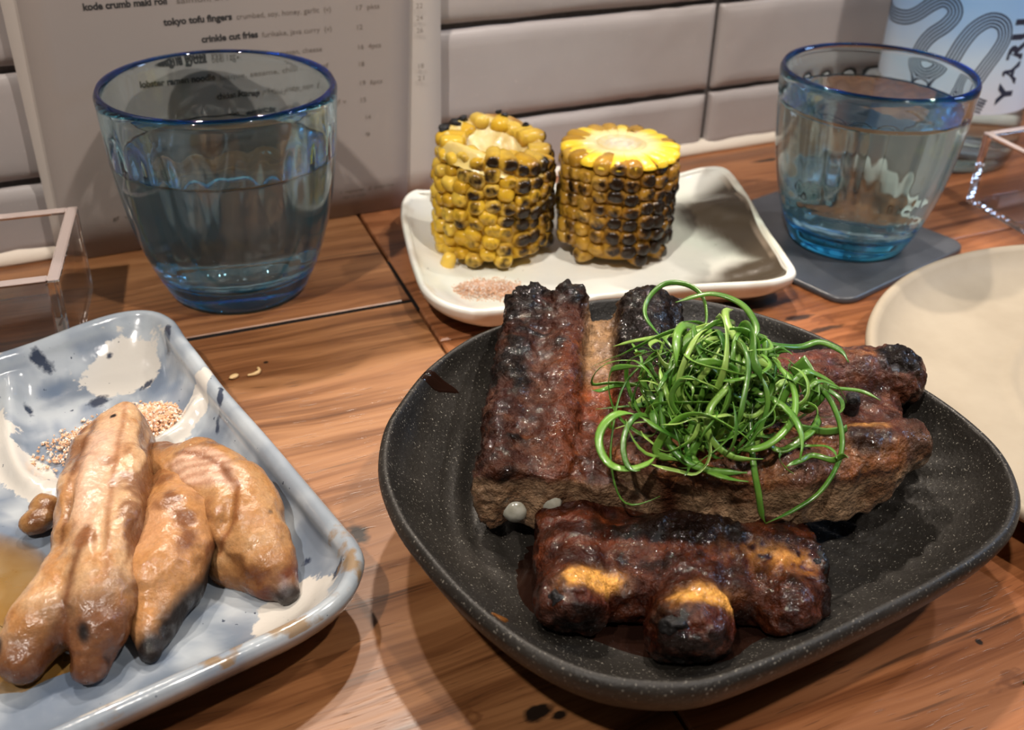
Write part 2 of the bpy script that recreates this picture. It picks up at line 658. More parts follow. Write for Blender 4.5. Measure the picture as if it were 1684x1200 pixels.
def tile_mesh(wd, ht, seed, name):
    nx, nz = 26, 12
    r = 0.0030
    X = np.linspace(-1, 1, nx)
    Z = np.linspace(-1, 1, nz)
    X = np.sign(X) * (1 - (1 - np.abs(X)) ** 1.6)
    Z = np.sign(Z) * (1 - (1 - np.abs(Z)) ** 1.6)
    xs, zs = np.meshgrid(X * wd / 2, Z * ht / 2, indexing='xy')
    dx, dz = wd / 2 - np.abs(xs), ht / 2 - np.abs(zs)
    P = np.stack([xs.ravel() * 60, zs.ravel() * 60, xs.ravel() * 0], 1)
    edge = np.minimum(dx, dz).ravel()
    wob = 0.0016 * vnoise(P * 0.6, seed) + 0.0009 * vnoise(P * 1.9, seed + 5)
    d = 0.0020 * sstep(0, r, np.minimum(dx, dz)).ravel() ** 0.7
    y = -(d) - 0.0011 + 0.25 * wob * sstep(0, r * 1.5, edge)
    jx = 0.0004 * vnoise(P * 2.2 + 9, seed + 8)
    front = np.stack([xs.ravel(), y, zs.ravel() + jx], 1)
    F = grid_faces(nz, nx, wrap=False)
    ring = list(range(nx)) + [i * nx + nx - 1 for i in range(1, nz)] + [(nz - 1) * nx + i for i in range(nx - 2, -1, -1)] + [i * nx for i in range(nz - 2, 0, -1)]
    back = front[ring].copy()
    back[:, 1] = 0.0035
    n0 = len(front)
    m = len(ring)
    F += [(ring[(i + 1) % m], ring[i], n0 + i, n0 + (i + 1) % m) for i in range(m)]
    return mesh_data(name, np.vstack([front, back]), F, TILE)


TW, GAP = 0.200, 0.0032
zj = [0.0335, 0.0800, 0.1265, 0.1730, 0.2195, 0.2660]
tile_full = [tile_mesh(TW - GAP, 0.0465 - GAP, 30 + k, 'tile') for k in range(3)]
tile_cut = [tile_mesh(TW - GAP, 0.0335 - 0.0010 - GAP, 60 + k, 'tile') for k in range(2)]
_lo = ORG[wall.name]
for ci, x0 in enumerate(0.3450 + TW * np.arange(-5, 4)):
    for ri in range(6):
        if ri == 0:
            zc = (0.0010 + 0.0335) / 2
            me = tile_cut[ci % 2]
        else:
            zc = (zj[ri - 1] + zj[ri]) / 2
            me = tile_full[(ci * 2 + ri) % 3]
        o = bpy.data.objects.new('tile', me)
        COL.objects.link(o)
        o.parent = wall
        o.location = Vector((x0 + TW / 2, WALLY + 0.001, zc)) - Vector(_lo)
        o.rotation_euler = (random.uniform(-0.006, 0.006), random.uniform(-0.003, 0.003), random.uniform(-0.005, 0.005))
# pale sealant bead along the foot of the wall
_x = np.linspace(-0.6, 1.1, 160)
_pr = [(0.0030, 0.0), (-0.0030, 0.0), (-0.0036, 0.0010), (-0.0030, 0.0030), (-0.0012, 0.0058), (0.0012, 0.0066), (0.0030, 0.0066)]
_V = []
for x in _x:
    q = 1 + 0.14 * float(vnoise(np.array([[x * 60, 0, 0]]), 3)[0])
    _V += [(x, 0.4648 + a * q if a < 0 else 0.4648 + a, z * q + 0.0001) for a, z in _pr]
_F = grid_faces(len(_x), len(_pr))
trim = mk('trim_1', _V, _F, plain('sealant', (0.72, 0.64, 0.54), 0.5), org=(0.2, 0.4648, 0))
tag(trim, kind='structure')


# ------------------------------------------------------------------ text helper
def text_mesh(body, size, bold=0.0, spacing=1.0, align='LEFT'):
    c = bpy.data.curves.new('t', 'FONT')
    c.body = body
    c.size = size
    c.offset = bold
    c.space_character = spacing
    c.align_x = align
    c.resolution_u = 3
    o = bpy.data.objects.new('t', c)
    COL.objects.link(o)
    dg = bpy.context.evaluated_depsgraph_get()
    me = bpy.data.meshes.new_from_object(o.evaluated_get(dg))
    V = np.array([v.co[:] for v in me.vertices]).reshape(-1, 3)
    F = [tuple(p.vertices) for p in me.polygons]
    bpy.data.objects.remove(o)
    bpy.data.curves.remove(c)
    bpy.data.meshes.remove(me)
    return V, F


# ------------------------------------------------------------------ menu against the wall
def paper_mat(name, col):
    b = Mat(name)
    co = b.coord()
    c = b.mix(b.ramp(b.noise(co, 14, 3), [(0.35, 0.0), (0.75, 0.35)]), col, tuple(x * 0.86 for x in col))
    return b.bsdf(color=c, rough=0.6, spec=0.3, normal=b.bump(b.noise(co, 900, 2), 0.05, 0.0003))


def sheet(name, corners, y0, bow, th, mat, parent):
    """upright sheet; corners bl, br, tr, tl in (x, z) metres"""
    bl, br, tr, tl = [np.array(c) for c in corners]
    nu, nv = 16, 16
    V = []
    for side in (0, 1):
        for i in range(nv):
            t = i / (nv - 1)
            for j in range(nu):
                s = j / (nu - 1)
                p = (1 - t) * ((1 - s) * bl + s * br) + t * ((1 - s) * tl + s * tr)
                V.append((p[0], y0 + bow * t + side * th, p[1]))
    F = grid_faces(nv, nu, wrap=False)
    F += [tuple(x + nu * nv for x in q[::-1]) for q in grid_faces(nv, nu, wrap=False)]
    ring = list(range(nu)) + [i * nu + nu - 1 for i in range(1, nv)] + [(nv - 1) * nu + i for i in range(nu - 2, -1, -1)] + [i * nu for i in range(nv - 2, 0, -1)]
    m = len(ring)
    F += [(ring[(i + 1) % m], ring[i], ring[i] + nu * nv, ring[(i + 1) % m] + nu * nv) for i in range(m)]
    return mk(name, V, F, mat, parent)


menu = empty('menu', (0.1, 0.457, 0))
tag(menu, 'printed paper menu of two tan sheets leaning on the tiled wall behind a glass', 'menu')
MENU_Y, MENU_BOW = 0.4555, 0.0030
sheet('back_sheet', [(0.0135, 0.0003), (0.1885, 0.0003), (0.1905, 0.255), (0.0100, 0.255)], 0.4572, MENU_BOW, 0.0003, paper_mat('paper_back', (0.50, 0.445, 0.40)), menu)
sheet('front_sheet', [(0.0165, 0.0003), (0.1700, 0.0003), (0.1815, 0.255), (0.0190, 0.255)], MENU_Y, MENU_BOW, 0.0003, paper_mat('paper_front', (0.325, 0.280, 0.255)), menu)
INK = plain('ink', (0.035, 0.032, 0.032), 0.6)
INK2 = plain('ink_soft', (0.16, 0.13, 0.11), 0.6)


def menu_line(x, z, body, width, size=0.0031, bold=0.0, mat=INK, y=None):
    V, F = text_mesh(body, size, bold)
    sc = width / max(V[:, 0].max(), 1e-6)
    X = x + V[:, 0] * min(max(sc, 0.6), 1.6)
    Z = z + V[:, 1] + 0 * X
    Y = (MENU_Y if y is None else y) + MENU_BOW * Z / 0.255 - 0.00012
    mk('printed_line', np.stack([X, Y, Z], 1), F, mat, menu, smooth=False)


BO = 0.00014
for (x, z, t, wd, bo) in [
    (0.0404, 0.1022, 'kode crumb maki roll', 0.0316, BO), (0.0755, 0.1020, 'salmon, avocado, masago, mayo', 0.058, 0),
    (0.0696, 0.0940, 'tokyo tofu fingers', 0.0272, BO), (0.0985, 0.0939, 'crumbed, soy, honey, garlic  (v)', 0.040, 0),
    (0.0835, 0.0860, 'crinkle cut fries', 0.0232, BO), (0.1083, 0.0858, 'furikake, java curry  (v)', 0.030, 0),
    (0.0634, 0.0780, 'lasagne gyoza', 0.0212, BO), (0.0865, 0.0776, 'beef ragu, tomato, parmesan, cheese', 0.0470, 0),
    (0.0557, 0.0705, 'lobster ramen noodle', 0.0316, BO), (0.0890, 0.0702, 'bisque, sesame, chilli oil   gf', 0.0470, 0),
    (0.0864, 0.0622, 'chicken karaage', 0.0200, BO), (0.1080, 0.0620, 'pickled ginger, mayo   gf', 0.0288, 0),
    (0.0900, 0.0540, 'miso eggplant', 0.0200, BO), (0.1120, 0.0538, 'sesame, shallot  gf v', 0.0310, 0)]:
    menu_line(x, z, t, wd, 0.0037 if bo else 0.0031, bo, INK if bo else INK2)
for (z, t) in [(0.0934, '17  pkts'), (0.0852, '12'), (0.0768, '16  4pcs'), (0.0694, '18'), (0.0610, '19  6pcs'), (0.0534, '15'), (0.0453, '14'), (0.0372, '9')]:
    menu_line(0.1491 if z > 0.05 else 0.1510, z, t, 0.011 if 'p' in t else 0.0030, 0.0030, 0, INK2)
for z, t in [(0.0919, '22'), (0.0867, '24'), (0.0813, '26'), (0.0656, '18'), (0.0601, '21')]:
    menu_line(0.1768, z, t, 0.0032, 0.0030, 0, INK2, y=MENU_Y)
menu_line(0.1375, 0.0118, 'v  vegetarian   gf  gluten free', 0.0265, 0.0022, 0, INK2)
menu_line(0.1385, 0.0092, 'vegan on request', 0.0115, 0.0022, 0, INK2)
menu_line(0.0375, 0.0155, 'gf  v', 0.0070, 0.0024, 0, INK2)


# ------------------------------------------------------------------ water glasses
GLASS = glass_mat('blue_glass', (0.98, 0.995, 1.0), 54.0, (0.0, 0.80, 1.0), 1.5)
WATER = glass_mat('water', (1, 1, 1), 3.0, (0.3, 0.75, 0.95), 1.33)
OUT = [(0, .0012), (.0190, .0012), (.0225, .0004), (.0250, 0.0), (.0268, .0010), (.0282, .0040), (.0312, .0105), (.0345, .0200), (.0372, .0300), (.0393, .0410),
       (.0408, .0520), (.0417, .0620), (.0423, .0720), (.0427, .0785), (.0426, .0802), (.0416, .0812)]
INN = [(.0404, .0806), (.0400, .0790), (.0395, .0720), (.0388, .0620), (.0378, .0520), (.0362, .0410), (.0340, .0300), (.0311, .0200), (.0277, .0125), (.0235, .0092), (.012, .0080), (0, .0078)]


def inner_r(z):
    zz = [p[1] for p in INN][::-1]
    rr = [p[0] for p in INN][::-1]
    return np.interp(z, zz, rr)


def flute(th, z):
    """shallow vertical flutes pressed into the inside of the tumbler"""
    win = sstep(0.008, 0.022, z) * (1 - sstep(0.062, 0.070, z))
    return 0.0010 * win * (np.abs(np.sin(11 * th)) ** 1.5 - 0.5)


def tumbler(x, y, z, s, level, label, group):
    t = empty('water_glass', (x, y, z))
    tag(t, label, 'glass', group)
    o_ = dense(OUT, 44)
    i_ = dense(INN, 52)
    o_[0, 0] = 0
    i_[-1, 0] = 0
    prof = [tuple(p) for p in o_] + [tuple(p) for p in i_]
    no = len(o_)
    V, F = lathe(prof, 132, lambda th, i, r, zz: r + (flute(th, zz) if i >= no else 0 * th))
    mk('tumbler', V * s + np.array([x, y, z]), F, GLASS, t)
    zl = level / s
    zs = np.concatenate([np.linspace(.0078, .02, 10), np.linspace(.022, zl, 22)])
    wp = [(0, .0078 - .0002)] + [(float(inner_r(a)) + .00018, a - (.0002 if a < .02 else 0)) for a in zs[1:]]
    wp += [(float(inner_r(zl)) - 0.0006, zl - 0.0003), (float(inner_r(zl)) - 0.0018, zl - 0.0005), (0.02, zl - .0005), (0, zl - .0005)]
    V, F = lathe(wp, 132, lambda th, i, r, zz: r + (flute(th, zz) if (r > 0.0201) else 0 * th))
    tag(mk('water', V * s + np.array([x, y, z]), F, WATER, t), 'clear still water filling the glass')
    return t


tumbler(0.0785, 0.4085, 0.0002, 1.035, 0.0580, 'blue tinted water glass, about two thirds full, in front of the menu', 'blue water glasses')
tumbler(0.3390, 0.3410, 0.0032, 0.955, 0.0640, 'blue tinted water glass, nearly full, standing on the dark coaster', 'blue water glasses')


# ------------------------------------------------------------------ dishes
def ring_normals(P):
    T = np.roll(P, -1, 0) - np.roll(P, 1, 0)
    T /= np.linalg.norm(T, axis=1, keepdims=True)
    return np.stack([T[:, 1], -T[:, 0]], 1)


def dish(outline_mm, n, prof, zfun=None, centre=None, raw=False):
    """rings (s, d, z) in mm: s scales the outline about its centre, d pushes it out along the normal.
    Returns V (mm), F, S (ring scale per vertex), ring index"""
    P = np.array(outline_mm, float) if raw else catmull(outline_mm, n)
    n = len(P)
    area = 0.5 * np.sum(P[:, 0] * np.roll(P[:, 1], -1) - np.roll(P[:, 0], -1) * P[:, 1])
    if area < 0:
        P = P[::-1]
    c = np.array(centre, float) if centre is not None else P.mean(0)
    N = ring_normals(P)
    V, F, S, I = [], [], [], []
    rows = []
    for i, (s, d, z) in enumerate(prof):
        if s < 1e-6 and abs(d) < 1e-6:
            rows.append([len(V)])
            V.append((c[0], c[1], z))
            S.append(0)
            I.append(i)
        else:
            Q = c + s * (P - c) + d * N
            rows.append(list(range(len(V), len(V) + n)))
            V += [(q[0], q[1], z) for q in Q]
            S += [s] * n
            I += [i] * n
    for a, b in zip(rows[:-1], rows[1:]):
        for j in range(n):
            k = (j + 1) % n
            if len(a) == 1:
                F.append((a[0], b[j], b[k]))
            elif len(b) == 1:
                F.append((a[j], b[0], a[k]))
            else:
                F.append((a[j], b[j], b[k], a[k]))
    V = np.array(V, float)
    S = np.array(S)
    I = np.array(I)
    if zfun is not None:
        V[:, 2] += zfun(V, S, I)
    return V, F, S, I


def dense_prof(pts, per=6):
    P = np.array(pts, float)
    out = []
    for i in range(len(P) - 1):
        a, b, c, d = P[max(i - 1, 0)], P[i], P[i + 1], P[min(i + 2, len(P) - 1)]
        for t in np.linspace(0, 1, per, endpoint=False):
            out.append(0.5 * (2 * b + (c - a) * t + (2 * a - 5 * b + 4 * c - d) * t * t + (3 * b - a - 3 * c + d) * t ** 3))
    out.append(P[-1])
    out = np.array(out)
    out[0, :2] = P[0, :2]
    out[-1, :2] = P[-1, :2]
    out[:, 0] = np.maximum(out[:, 0], 0)
    return [tuple(x) for x in out]


# dark stoneware bowl -------------------------------------------------
bowl_out = [(179.0, 284.3), (207.8, 271.2), (226.4, 244.7), (235.9, 211.2), (239.6, 188.9), (236.6, 164.7), (227.1, 147.7), (214.7, 136.8), (198.7, 128.8), (177.5, 123.4),
            (155.4, 121.3), (137.3, 120.0), (117.7, 119.6), (106.4, 120.9), (94.9, 126.1), (85.1, 134.4), (77.3, 147.1), (72.0, 164.3), (69.5, 184.0), (69.9, 203.5),
            (73.5, 223.9), (81.5, 242.0), (91.7, 254.6), (104.6, 267.5), (118.7, 276.7), (131.6, 281.5), (155.6, 284.7)]
BC = (155.0, 200.0)
bowl_out = [(p[0] + .4487 * 5.2 * float(sstep(-20, -62, .4487 * (p[0] - 155) + .8937 * (p[1] - 200))), p[1] + .8937 * 5.2 * float(sstep(-20, -62, .4487 * (p[0] - 155) + .8937 * (p[1] - 200)))) for p in bowl_out]
bprof_in = [(0, 0, 9), (.25, 0, 9), (.5, 0, 9.6), (.66, 0, 11.8), (.78, 0, 16.5), (.87, 0, 22.5), (.93, 0, 28.3), (1.0, -3.6, 32.3), (1.0, -2.4, 33.9), (1.0, -1.0, 33.6), (1.0, 0, 31.8),
            (1.0, -.6, 29.0), (.955, 0, 23.5), (.86, 0, 13.5), (.74, 0, 6), (.64, 0, 2.0), (.60, 0, 0.2), (.57, 0, 0), (.54, 0, 0.6), (.5, 0, 1.5), (0.2, 0, 1.5), (0, 0, 1.5)]
n_in = 9 * 6


def bowl_z(V, S, I):
    x, y = V[:, 0], V[:, 1]
    # finger ridges turned into the clay, strongest right and left of the middle
    u, v = .8937 * (x - 155) - .4487 * (y - 200), .4487 * (x - 155) + .8937 * (y - 200)
    g1 = np.sin((u * 0.75 + v * 0.62 + 5 * np.sin(v * 0.05)) / 1.25) * np.exp(-((u - 58) / 22) ** 2 - ((v + 5) / 26) ** 2)
    g2 = np.sin((u - 0.004 * (v - 5) ** 2) / 1.3) * np.exp(-((u + 52) / 12) ** 2 - ((v - 2) / 28) ** 2)
    inner = (I < 46) * 1.0
    rimw = 0.8 * vnoise(np.stack([x / 38, y / 38, 0 * x], 1), 21) * sstep(.8, 1.0, S)
    return inner * 1.6 * (g1 + g2) + rimw


bm = Mat('dark_stoneware')
_co = bm.coord()
_n1 = bm.noise(_co, 42, 4, 0.6)
_base = bm.ramp(_n1, [(0.3, (0.0095, 0.0082, 0.0066)), (0.55, (0.0155, 0.0130, 0.0103)), (0.75, (0.025, 0.021, 0.017))])
_sp = bm.ramp(bm.noise(_co, 1500, 1.5, 0.6), [(0.645, 0.0), (0.72, 1.0)])
_base = bm.mix(bm.math('MULTIPLY', _sp, 0.7), _base, (0.27, 0.25, 0.21))
_sep = bm.n('SeparateXYZ', {0: _co})
STONE = bm.bsdf(color=_base, rough=bm.ramp(_n1, [(0.3, 0.42), (0.7, 0.56)]), spec=0.42, normal=bm.bump(bm.noise(_co, 800, 3), 0.35, 0.0005))
V, F, S, I = dish(bowl_out, 220, dense_prof(bprof_in), bowl_z, BC)
bowl = mk('serving_bowl', V / 1000, F, STONE, org=(BC[0] / 1000, BC[1] / 1000, 0))
tag(bowl, 'large dark grey stoneware bowl with a rounded rim, holding the ribs', 'bowl')


from mathutils.bvhtree import BVHTree
_bt = BVHTree.FromPolygons([tuple(q) for q in V], F)
_gx, _gy = np.arange(64.0, 246.0, 1.25), np.arange(114.0, 292.0, 1.25)
_gh = np.zeros((len(_gx), len(_gy)))
for _i, _a in enumerate(_gx):
    for _j, _b in enumerate(_gy):
        _hit = _bt.ray_cast(Vector((_a, _b, 80)), Vector((0, 0, -1)))[0]
        _gh[_i, _j] = _hit.z if _hit else 0.0


def bowl_h(x, y):
    """height of the bowl's inner face (mm) at a point, for resting things"""
    fx = np.clip((np.asarray(x) - _gx[0]) / 1.25, 0, len(_gx) - 1.001)
    fy = np.clip((np.asarray(y) - _gy[0]) / 1.25, 0, len(_gy) - 1.001)
    i, j = fx.astype(int), fy.astype(int)
    a, b = fx - i, fy - j
    return (1 - a) * ((1 - b) * _gh[i, j] + b * _gh[i, j + 1]) + a * ((1 - b) * _gh[i + 1, j] + b * _gh[i + 1, j + 1])


# blue and white platter ----------------------------------------------
blue_out = [(-72, 352), (-45, 348.5), (-13.4, 352.5), (12.9, 362.0), (27.5, 364.6), (37.4, 361.4), (43.0, 351.8), (44.8, 335.0), (48.9, 308.0), (54.4, 275.7), (59.1, 247.3), (62.7, 225.2),
            (64.3, 214.9), (62.6, 206.6), (54.9, 196.6), (42.1, 189.9), (26.6, 186.3), (5.4, 182.2), (-20, 178), (-55, 174), (-78, 177), (-86, 190), (-88, 230), (-88, 290), (-86, 335), (-82, 348)]
PC = (-12.0, 268.0)
pprof = [(0, 0, 5.5), (.3, 0, 5.5), (.6, 0, 5.8), (.76, 0, 6.5), (.85, 0, 9.5), (.91, 0, 14.2), (1.0, -5.2, 18.2), (1.0, -3.4, 20.2), (1.0, -1.6, 20.4), (1.0, -0.2, 19.2), (1.0, 0, 17.0),
         (1.0, -2.5, 12.5), (.90, 0, 6.5), (.84, 0, 2.5), (.81, 0, 0.3), (.78, 0, 0), (.74, 0, 0.8), (.4, 0, 1.2), (0, 0, 1.2)]
V0 = None
ridge_a = catmull([(53, 318), (44, 309), (28, 297), (10, 289), (-4, 286.5), (-12, 292), (-15, 305), (-15, 322), (-12, 345)], 60, closed=False)


def dist_line(x, y, L):
    d = np.full(len(x), 1e9)
    for a, b in zip(L[:-1], L[1:]):
        ab = b - a
        t = np.clip(((x - a[0]) * ab[0] + (y - a[1]) * ab[1]) / max(ab @ ab, 1e-9), 0, 1)
        d = np.minimum(d, np.hypot(x - a[0] - t * ab[0], y - a[1] - t * ab[1]))
    return d


def blue_z(V, S, I):
    x, y = V[:, 0], V[:, 1]
    top = (I < 48) * 1.0
    d = dist_line(x, y, ridge_a)
    r = 4.6 * np.exp(-(d / 3.4) ** 2) * (1 - sstep(.84, .93, S))
    Pn = np.stack([x, y, 0 * x], 1)
    lump = 0.5 * vnoise(Pn / 16, 31) + 0.25 * vnoise(Pn / 7, 32)
    rimw = 1.1 * vnoise(Pn / 30, 33) * sstep(.85, 1, S)
    return top * (r + lump * (1 - sstep(.9, 1, S))) + rimw * (I > 32)


V, F, S, I = dish(blue_out, 360, dense_prof(pprof, 8), blue_z, PC)
# denser floor: subdivide radially is enough because rings are dense; colours are painted glaze


def blob(x, y, cx, cy, rx, ry, rot=0.0):
    c, s = math.cos(rot), math.sin(rot)
    a, b = (x - cx) * c + (y - cy) * s, -(x - cx) * s + (y - cy) * c
    return np.hypot(a / rx, b / ry)


x, y, z = V.T
Pn = np.stack([x, y, 0 * x], 1)
nz = 0.30 * fbm(Pn, 9, 3, 41) + 0.12 * fbm(Pn, 3, 2, 44)
blue_c = lerp(np.array([0.165, 0.200, 0.250]), np.array([0.40, 0.435, 0.465]), sstep(-.4, .45, fbm(Pn, 10, 4, 47)))
deep = sstep(.15, .5, fbm(Pn, 11, 3, 52))
blue_c = lerp(blue_c, np.array([0.115, 0.155, 0.225]), 0.75 * deep)
white = np.full(len(x), -1.0)
for (cx, cy, rx, ry, ro) in [(24, 345, 15, 12, 0.5), (-27, 324, 13, 22, 0.2), (-12, 298, 7, 15, 0.3), (37, 304, 15, 5.0, 0.75), (-34, 349, 18, 6, 0.1), (43, 207, 14, 9, 0.5), (4, 290, 18, 3.2, 0.1),
                            (-4, 186, 8, 3, 0.2), (-60, 250, 10, 26, 0)]:
    white = np.maximum(white, 1 - blob(x, y, cx, cy, rx, ry, ro))
navy = np.full(len(x), -1.0)
for (cx, cy, rx, ry, ro) in [(12, 331, 7, 3, 0.2), (-2, 349, 4.5, 2.6, -0.4), (-9, 333, 2, 4, 0.2), (39, 343, 1.6, 6, -0.2), (29, 335, 5, 1.4, 0.6), (47, 298, 1.3, 7, -0.3), (57, 211, 4, 1.2, 0.9), (52, 224, 2, 1.4, 0.3),
                            (49.5, 243, 1.3, 2.4, 0), (44, 292, 1.0, 4, -.3), (20, 352, 2, 1.2, .5), (-22, 300, 1.2, 2, 0)]:
    navy = np.maximum(navy, 1 - blob(x, y, cx, cy, rx, ry, ro))
rim = np.exp(-((S - 0.985) / 0.03) ** 2) * (I > 36) * (I < 82)
c = lerp(blue_c, np.array([0.36, 0.40, 0.43]), 0.55 * rim)
brown = (np.abs(S - .975) < .04) * (.2 + fbm(Pn, 6, 3, 58)) * sstep(45, 25, np.abs(x - 30)) * (y < 230) * (I > 40) * (I < 76)
b = Mat('blue_white_glaze')
_co = b.coord()
_fz = b.math('SUBTRACT', b.noise(_co, 90, 5, 0.65), 0.5)
_fz2 = b.math('SUBTRACT', b.noise(_co, 260, 4, 0.6), 0.5)
_c = b.attr('Col')
_w = b.math('ADD', b.attr('White', 'Fac'), b.math('MULTIPLY', _fz, 1.5))
_c = b.mix(b.ramp(_w, [(0.0, 0.0), (0.07, 1.0)]), _c, (0.56, 0.53, 0.48))
_k = b.math('ADD', b.attr('Navy', 'Fac'), b.math('ADD', b.math('MULTIPLY', _fz, 1.6), b.math('MULTIPLY', _fz2, 1.6)))
_c = b.mix(b.ramp(_k, [(0.08, 0.0), (0.50, .95)]), _c, (0.020, 0.030, 0.058))
_c = b.mix(b.ramp(b.math('ADD', b.attr('Brown', 'Fac'), b.math('MULTIPLY', _fz2, .8)), [(0.25, 0.0), (0.45, .8)]), _c, (0.26, 0.15, 0.05))
_c = b.mix(b.ramp(b.noise(_co, 420, 2, 0.7), [(0.71, 0.0), (0.75, .9)]), _c, (0.03, 0.04, 0.07))
BLUE = b.bsdf(color=_c, rough=0.16, coat=0.5, coat_rough=0.06, normal=b.bump(b.noise(_co, 110, 3), 0.30, 0.0012))
plate_b = mk('ceramic_platter', V / 1000, F, BLUE, org=(PC[0] / 1000, PC[1] / 1000, 0), cols={'Col': c, 'White': white, 'Navy': navy, 'Brown': brown})
tag(plate_b, 'blue and white glazed rectangular platter with a ridged salt well, holding chicken', 'plate')

# white leaf plate under the corn -------------------------------------
corn_out = [(138.8, 366.4), (144.2, 388.4), (153.0, 417.9), (160.0, 433.0), (168.0, 439.5), (176, 437.0), (230, 424.0), (291.3, 408.4), (303, 405.5), (311.5, 398.7), (306.5, 378.6), (295.5, 346.7), (285.5, 317.8),
            (279.5, 304.0), (271, 300.5), (260, 300.5), (243, 305.4), (226, 309.4), (192, 316), (158, 322.0), (146.6, 324.5), (138.4, 334.3), (135.6, 348.3)]
CC = (218.0, 365.0)
cprof = [(0, 0, 6), (.35, 0, 6), (.62, 0, 6.4), (.78, 0, 8), (.89, 0, 11), (.95, 0, 13.4), (1.0, -2.6, 15.0), (1.0, -1.2, 15.6), (1, -.2, 15), (1.0, 0, 13.4), (1.0, -2, 9.5), (.9, 0, 5.0), (.78, 0, 2.0), (.70, 0, 0.4),
         (.66, 0, 0), (.62, 0, 0.8), (.3, 0, 1.2), (0, 0, 1.2)]


def corn_z(V, S, I):
    x, y = V[:, 0], V[:, 1]
    Pn = np.stack([x, y, 0 * x], 1)
    top = (I < 34) * 1.0
    rise = 4.5 * sstep(280, 308, x) * sstep(.35, .95, S) * sstep(330, 400, y)
    hump = 5.5 * np.exp(-blob(x, y, 291, 372, 9, 20, 0.35) ** 2)
    wavy = 1.0 * np.sin((y + 0.25 * x) / 3.1) * np.exp(-blob(x, y, 268, 312, 24, 12, -0.3) ** 2)
    groove = 0.5 * np.sin((x + y * .2) / 3.0) * np.exp(-blob(x, y, 150, 355, 12, 30, 0) ** 2)
    return rise + top * (hump + wavy + groove) + top * 0.5 * vnoise(Pn / 14, 61) + 0.9 * vnoise(Pn / 28, 62) * sstep(.8, 1, S)


V, F, S, I = dish(corn_out, 240, dense_prof(cprof, 6), corn_z, CC)
x, y, z = V.T
Pn = np.stack([x, y, 0 * x], 1)
nz = 0.35 * fbm(Pn, 12, 3, 71)
c = lerp(np.array([0.74, 0.73, 0.66]), np.array([0.70, 0.715, 0.62]), sstep(-.4, .6, fbm(Pn, 20, 2, 73)))
green = sstep(.5, 1.0, 1.5 - blob(x, y, 280, 360, 26, 40, 0.3) + nz)
c = lerp(c, np.array([0.62, 0.68, 0.575]), 0.8 * green)
fz = .16 * fbm(Pn, 16, 3, 79)
br = sstep(.44, .52, S + fz) * np.maximum(sstep(268, 280, x + 40 * fz) * sstep(400, 384, y), sstep(334, 322, y + 60 * fz) * sstep(212, 236, x + 60 * fz))
c = lerp(c, np.array([0.052, 0.039, 0.024]), br * (S < .965))
edge = (S > .93) * (I < 60) * sstep(.0, .4, fbm(Pn, 10, 2, 77))
c = lerp(c, np.array([0.45, 0.36, 0.27]), 0.35 * edge)
GREENW = ceramic_attr('white_green_glaze', 0.20, 0.25, 0.22, (330, 0.715, 0.75, (0.12, 0.10, 0.07), 0.6), 0.35)
plate_c = mk('ceramic_plate', V / 1000, F, GREENW, org=(CC[0] / 1000, CC[1] / 1000, 0), cols={'Col': c})
tag(plate_c, 'small white oblong ceramic plate with brown glazed corner, carrying the two corn pieces', 'plate')

# beige round plate ----------------------------------------------------
th = np.linspace(0, 2 * np.pi, 60, endpoint=False)
bcx, bcy, brd = 352.1, 173.4, 114.0
beige_out = np.stack([bcx + brd * np.cos(th), bcy + brd * np.sin(th)], 1)
gprof = [(0, 0, 8)] + [(s, 0, 8 + 0.0 * s) for s in np.linspace(.02, .74, 74)] + [(.78, 0, 8.2), (.84, 0, 9.2), (.90, 0, 11.4), (.94, 0, 14.0), (1.0, -4.6, 16.6), (1.0, -3.2, 17.9), (1.0, -1.6, 18.1), (1, -.3, 17.0), (1.0, 0, 15.5),
                                                                    (1.0, -2, 12.5), (.92, 0, 8), (.8, 0, 4), (.66, 0, 2.2), (.62, 0, .2), (.6, 0, 0), (.57, 0, 1), (0, 0, 1)]


def beige_z(V, S, I):
    inner = (I < 76)
    r = S
    return inner * (0.55 * np.sin(r * 2 * np.pi * 13 + 0.5 * np.sin(np.arctan2(V[:, 1] - bcy, V[:, 0] - bcx))) * sstep(.02, .1, r) * (1 - sstep(.52, .62, r)))


V, F, S, I = dish(beige_out, 160, gprof, beige_z, (bcx, bcy))
bg = Mat('beige_stoneware')
_co = bg.coord()
_c = bg.ramp(bg.noise(_co, 30, 4, 0.6), [(0.3, (0.335, 0.28, 0.205)), (0.7, (0.40, 0.34, 0.255))])
_c = bg.mix(bg.ramp(bg.noise(_co, 700, 2), [(0.70, 0.0), (0.76, 0.35)]), _c, (0.40, 0.30, 0.18))
BEIGE = bg.bsdf(color=_c, rough=0.55, spec=0.35, normal=bg.bump(bg.noise(_co, 240, 3), 0.12, 0.0006))
plate_d = mk('dinner_plate', V / 1000, F, BEIGE, org=(bcx / 1000, bcy / 1000, 0))
tag(plate_d, 'empty round beige stoneware plate with turning rings, beside the dark bowl', 'plate')

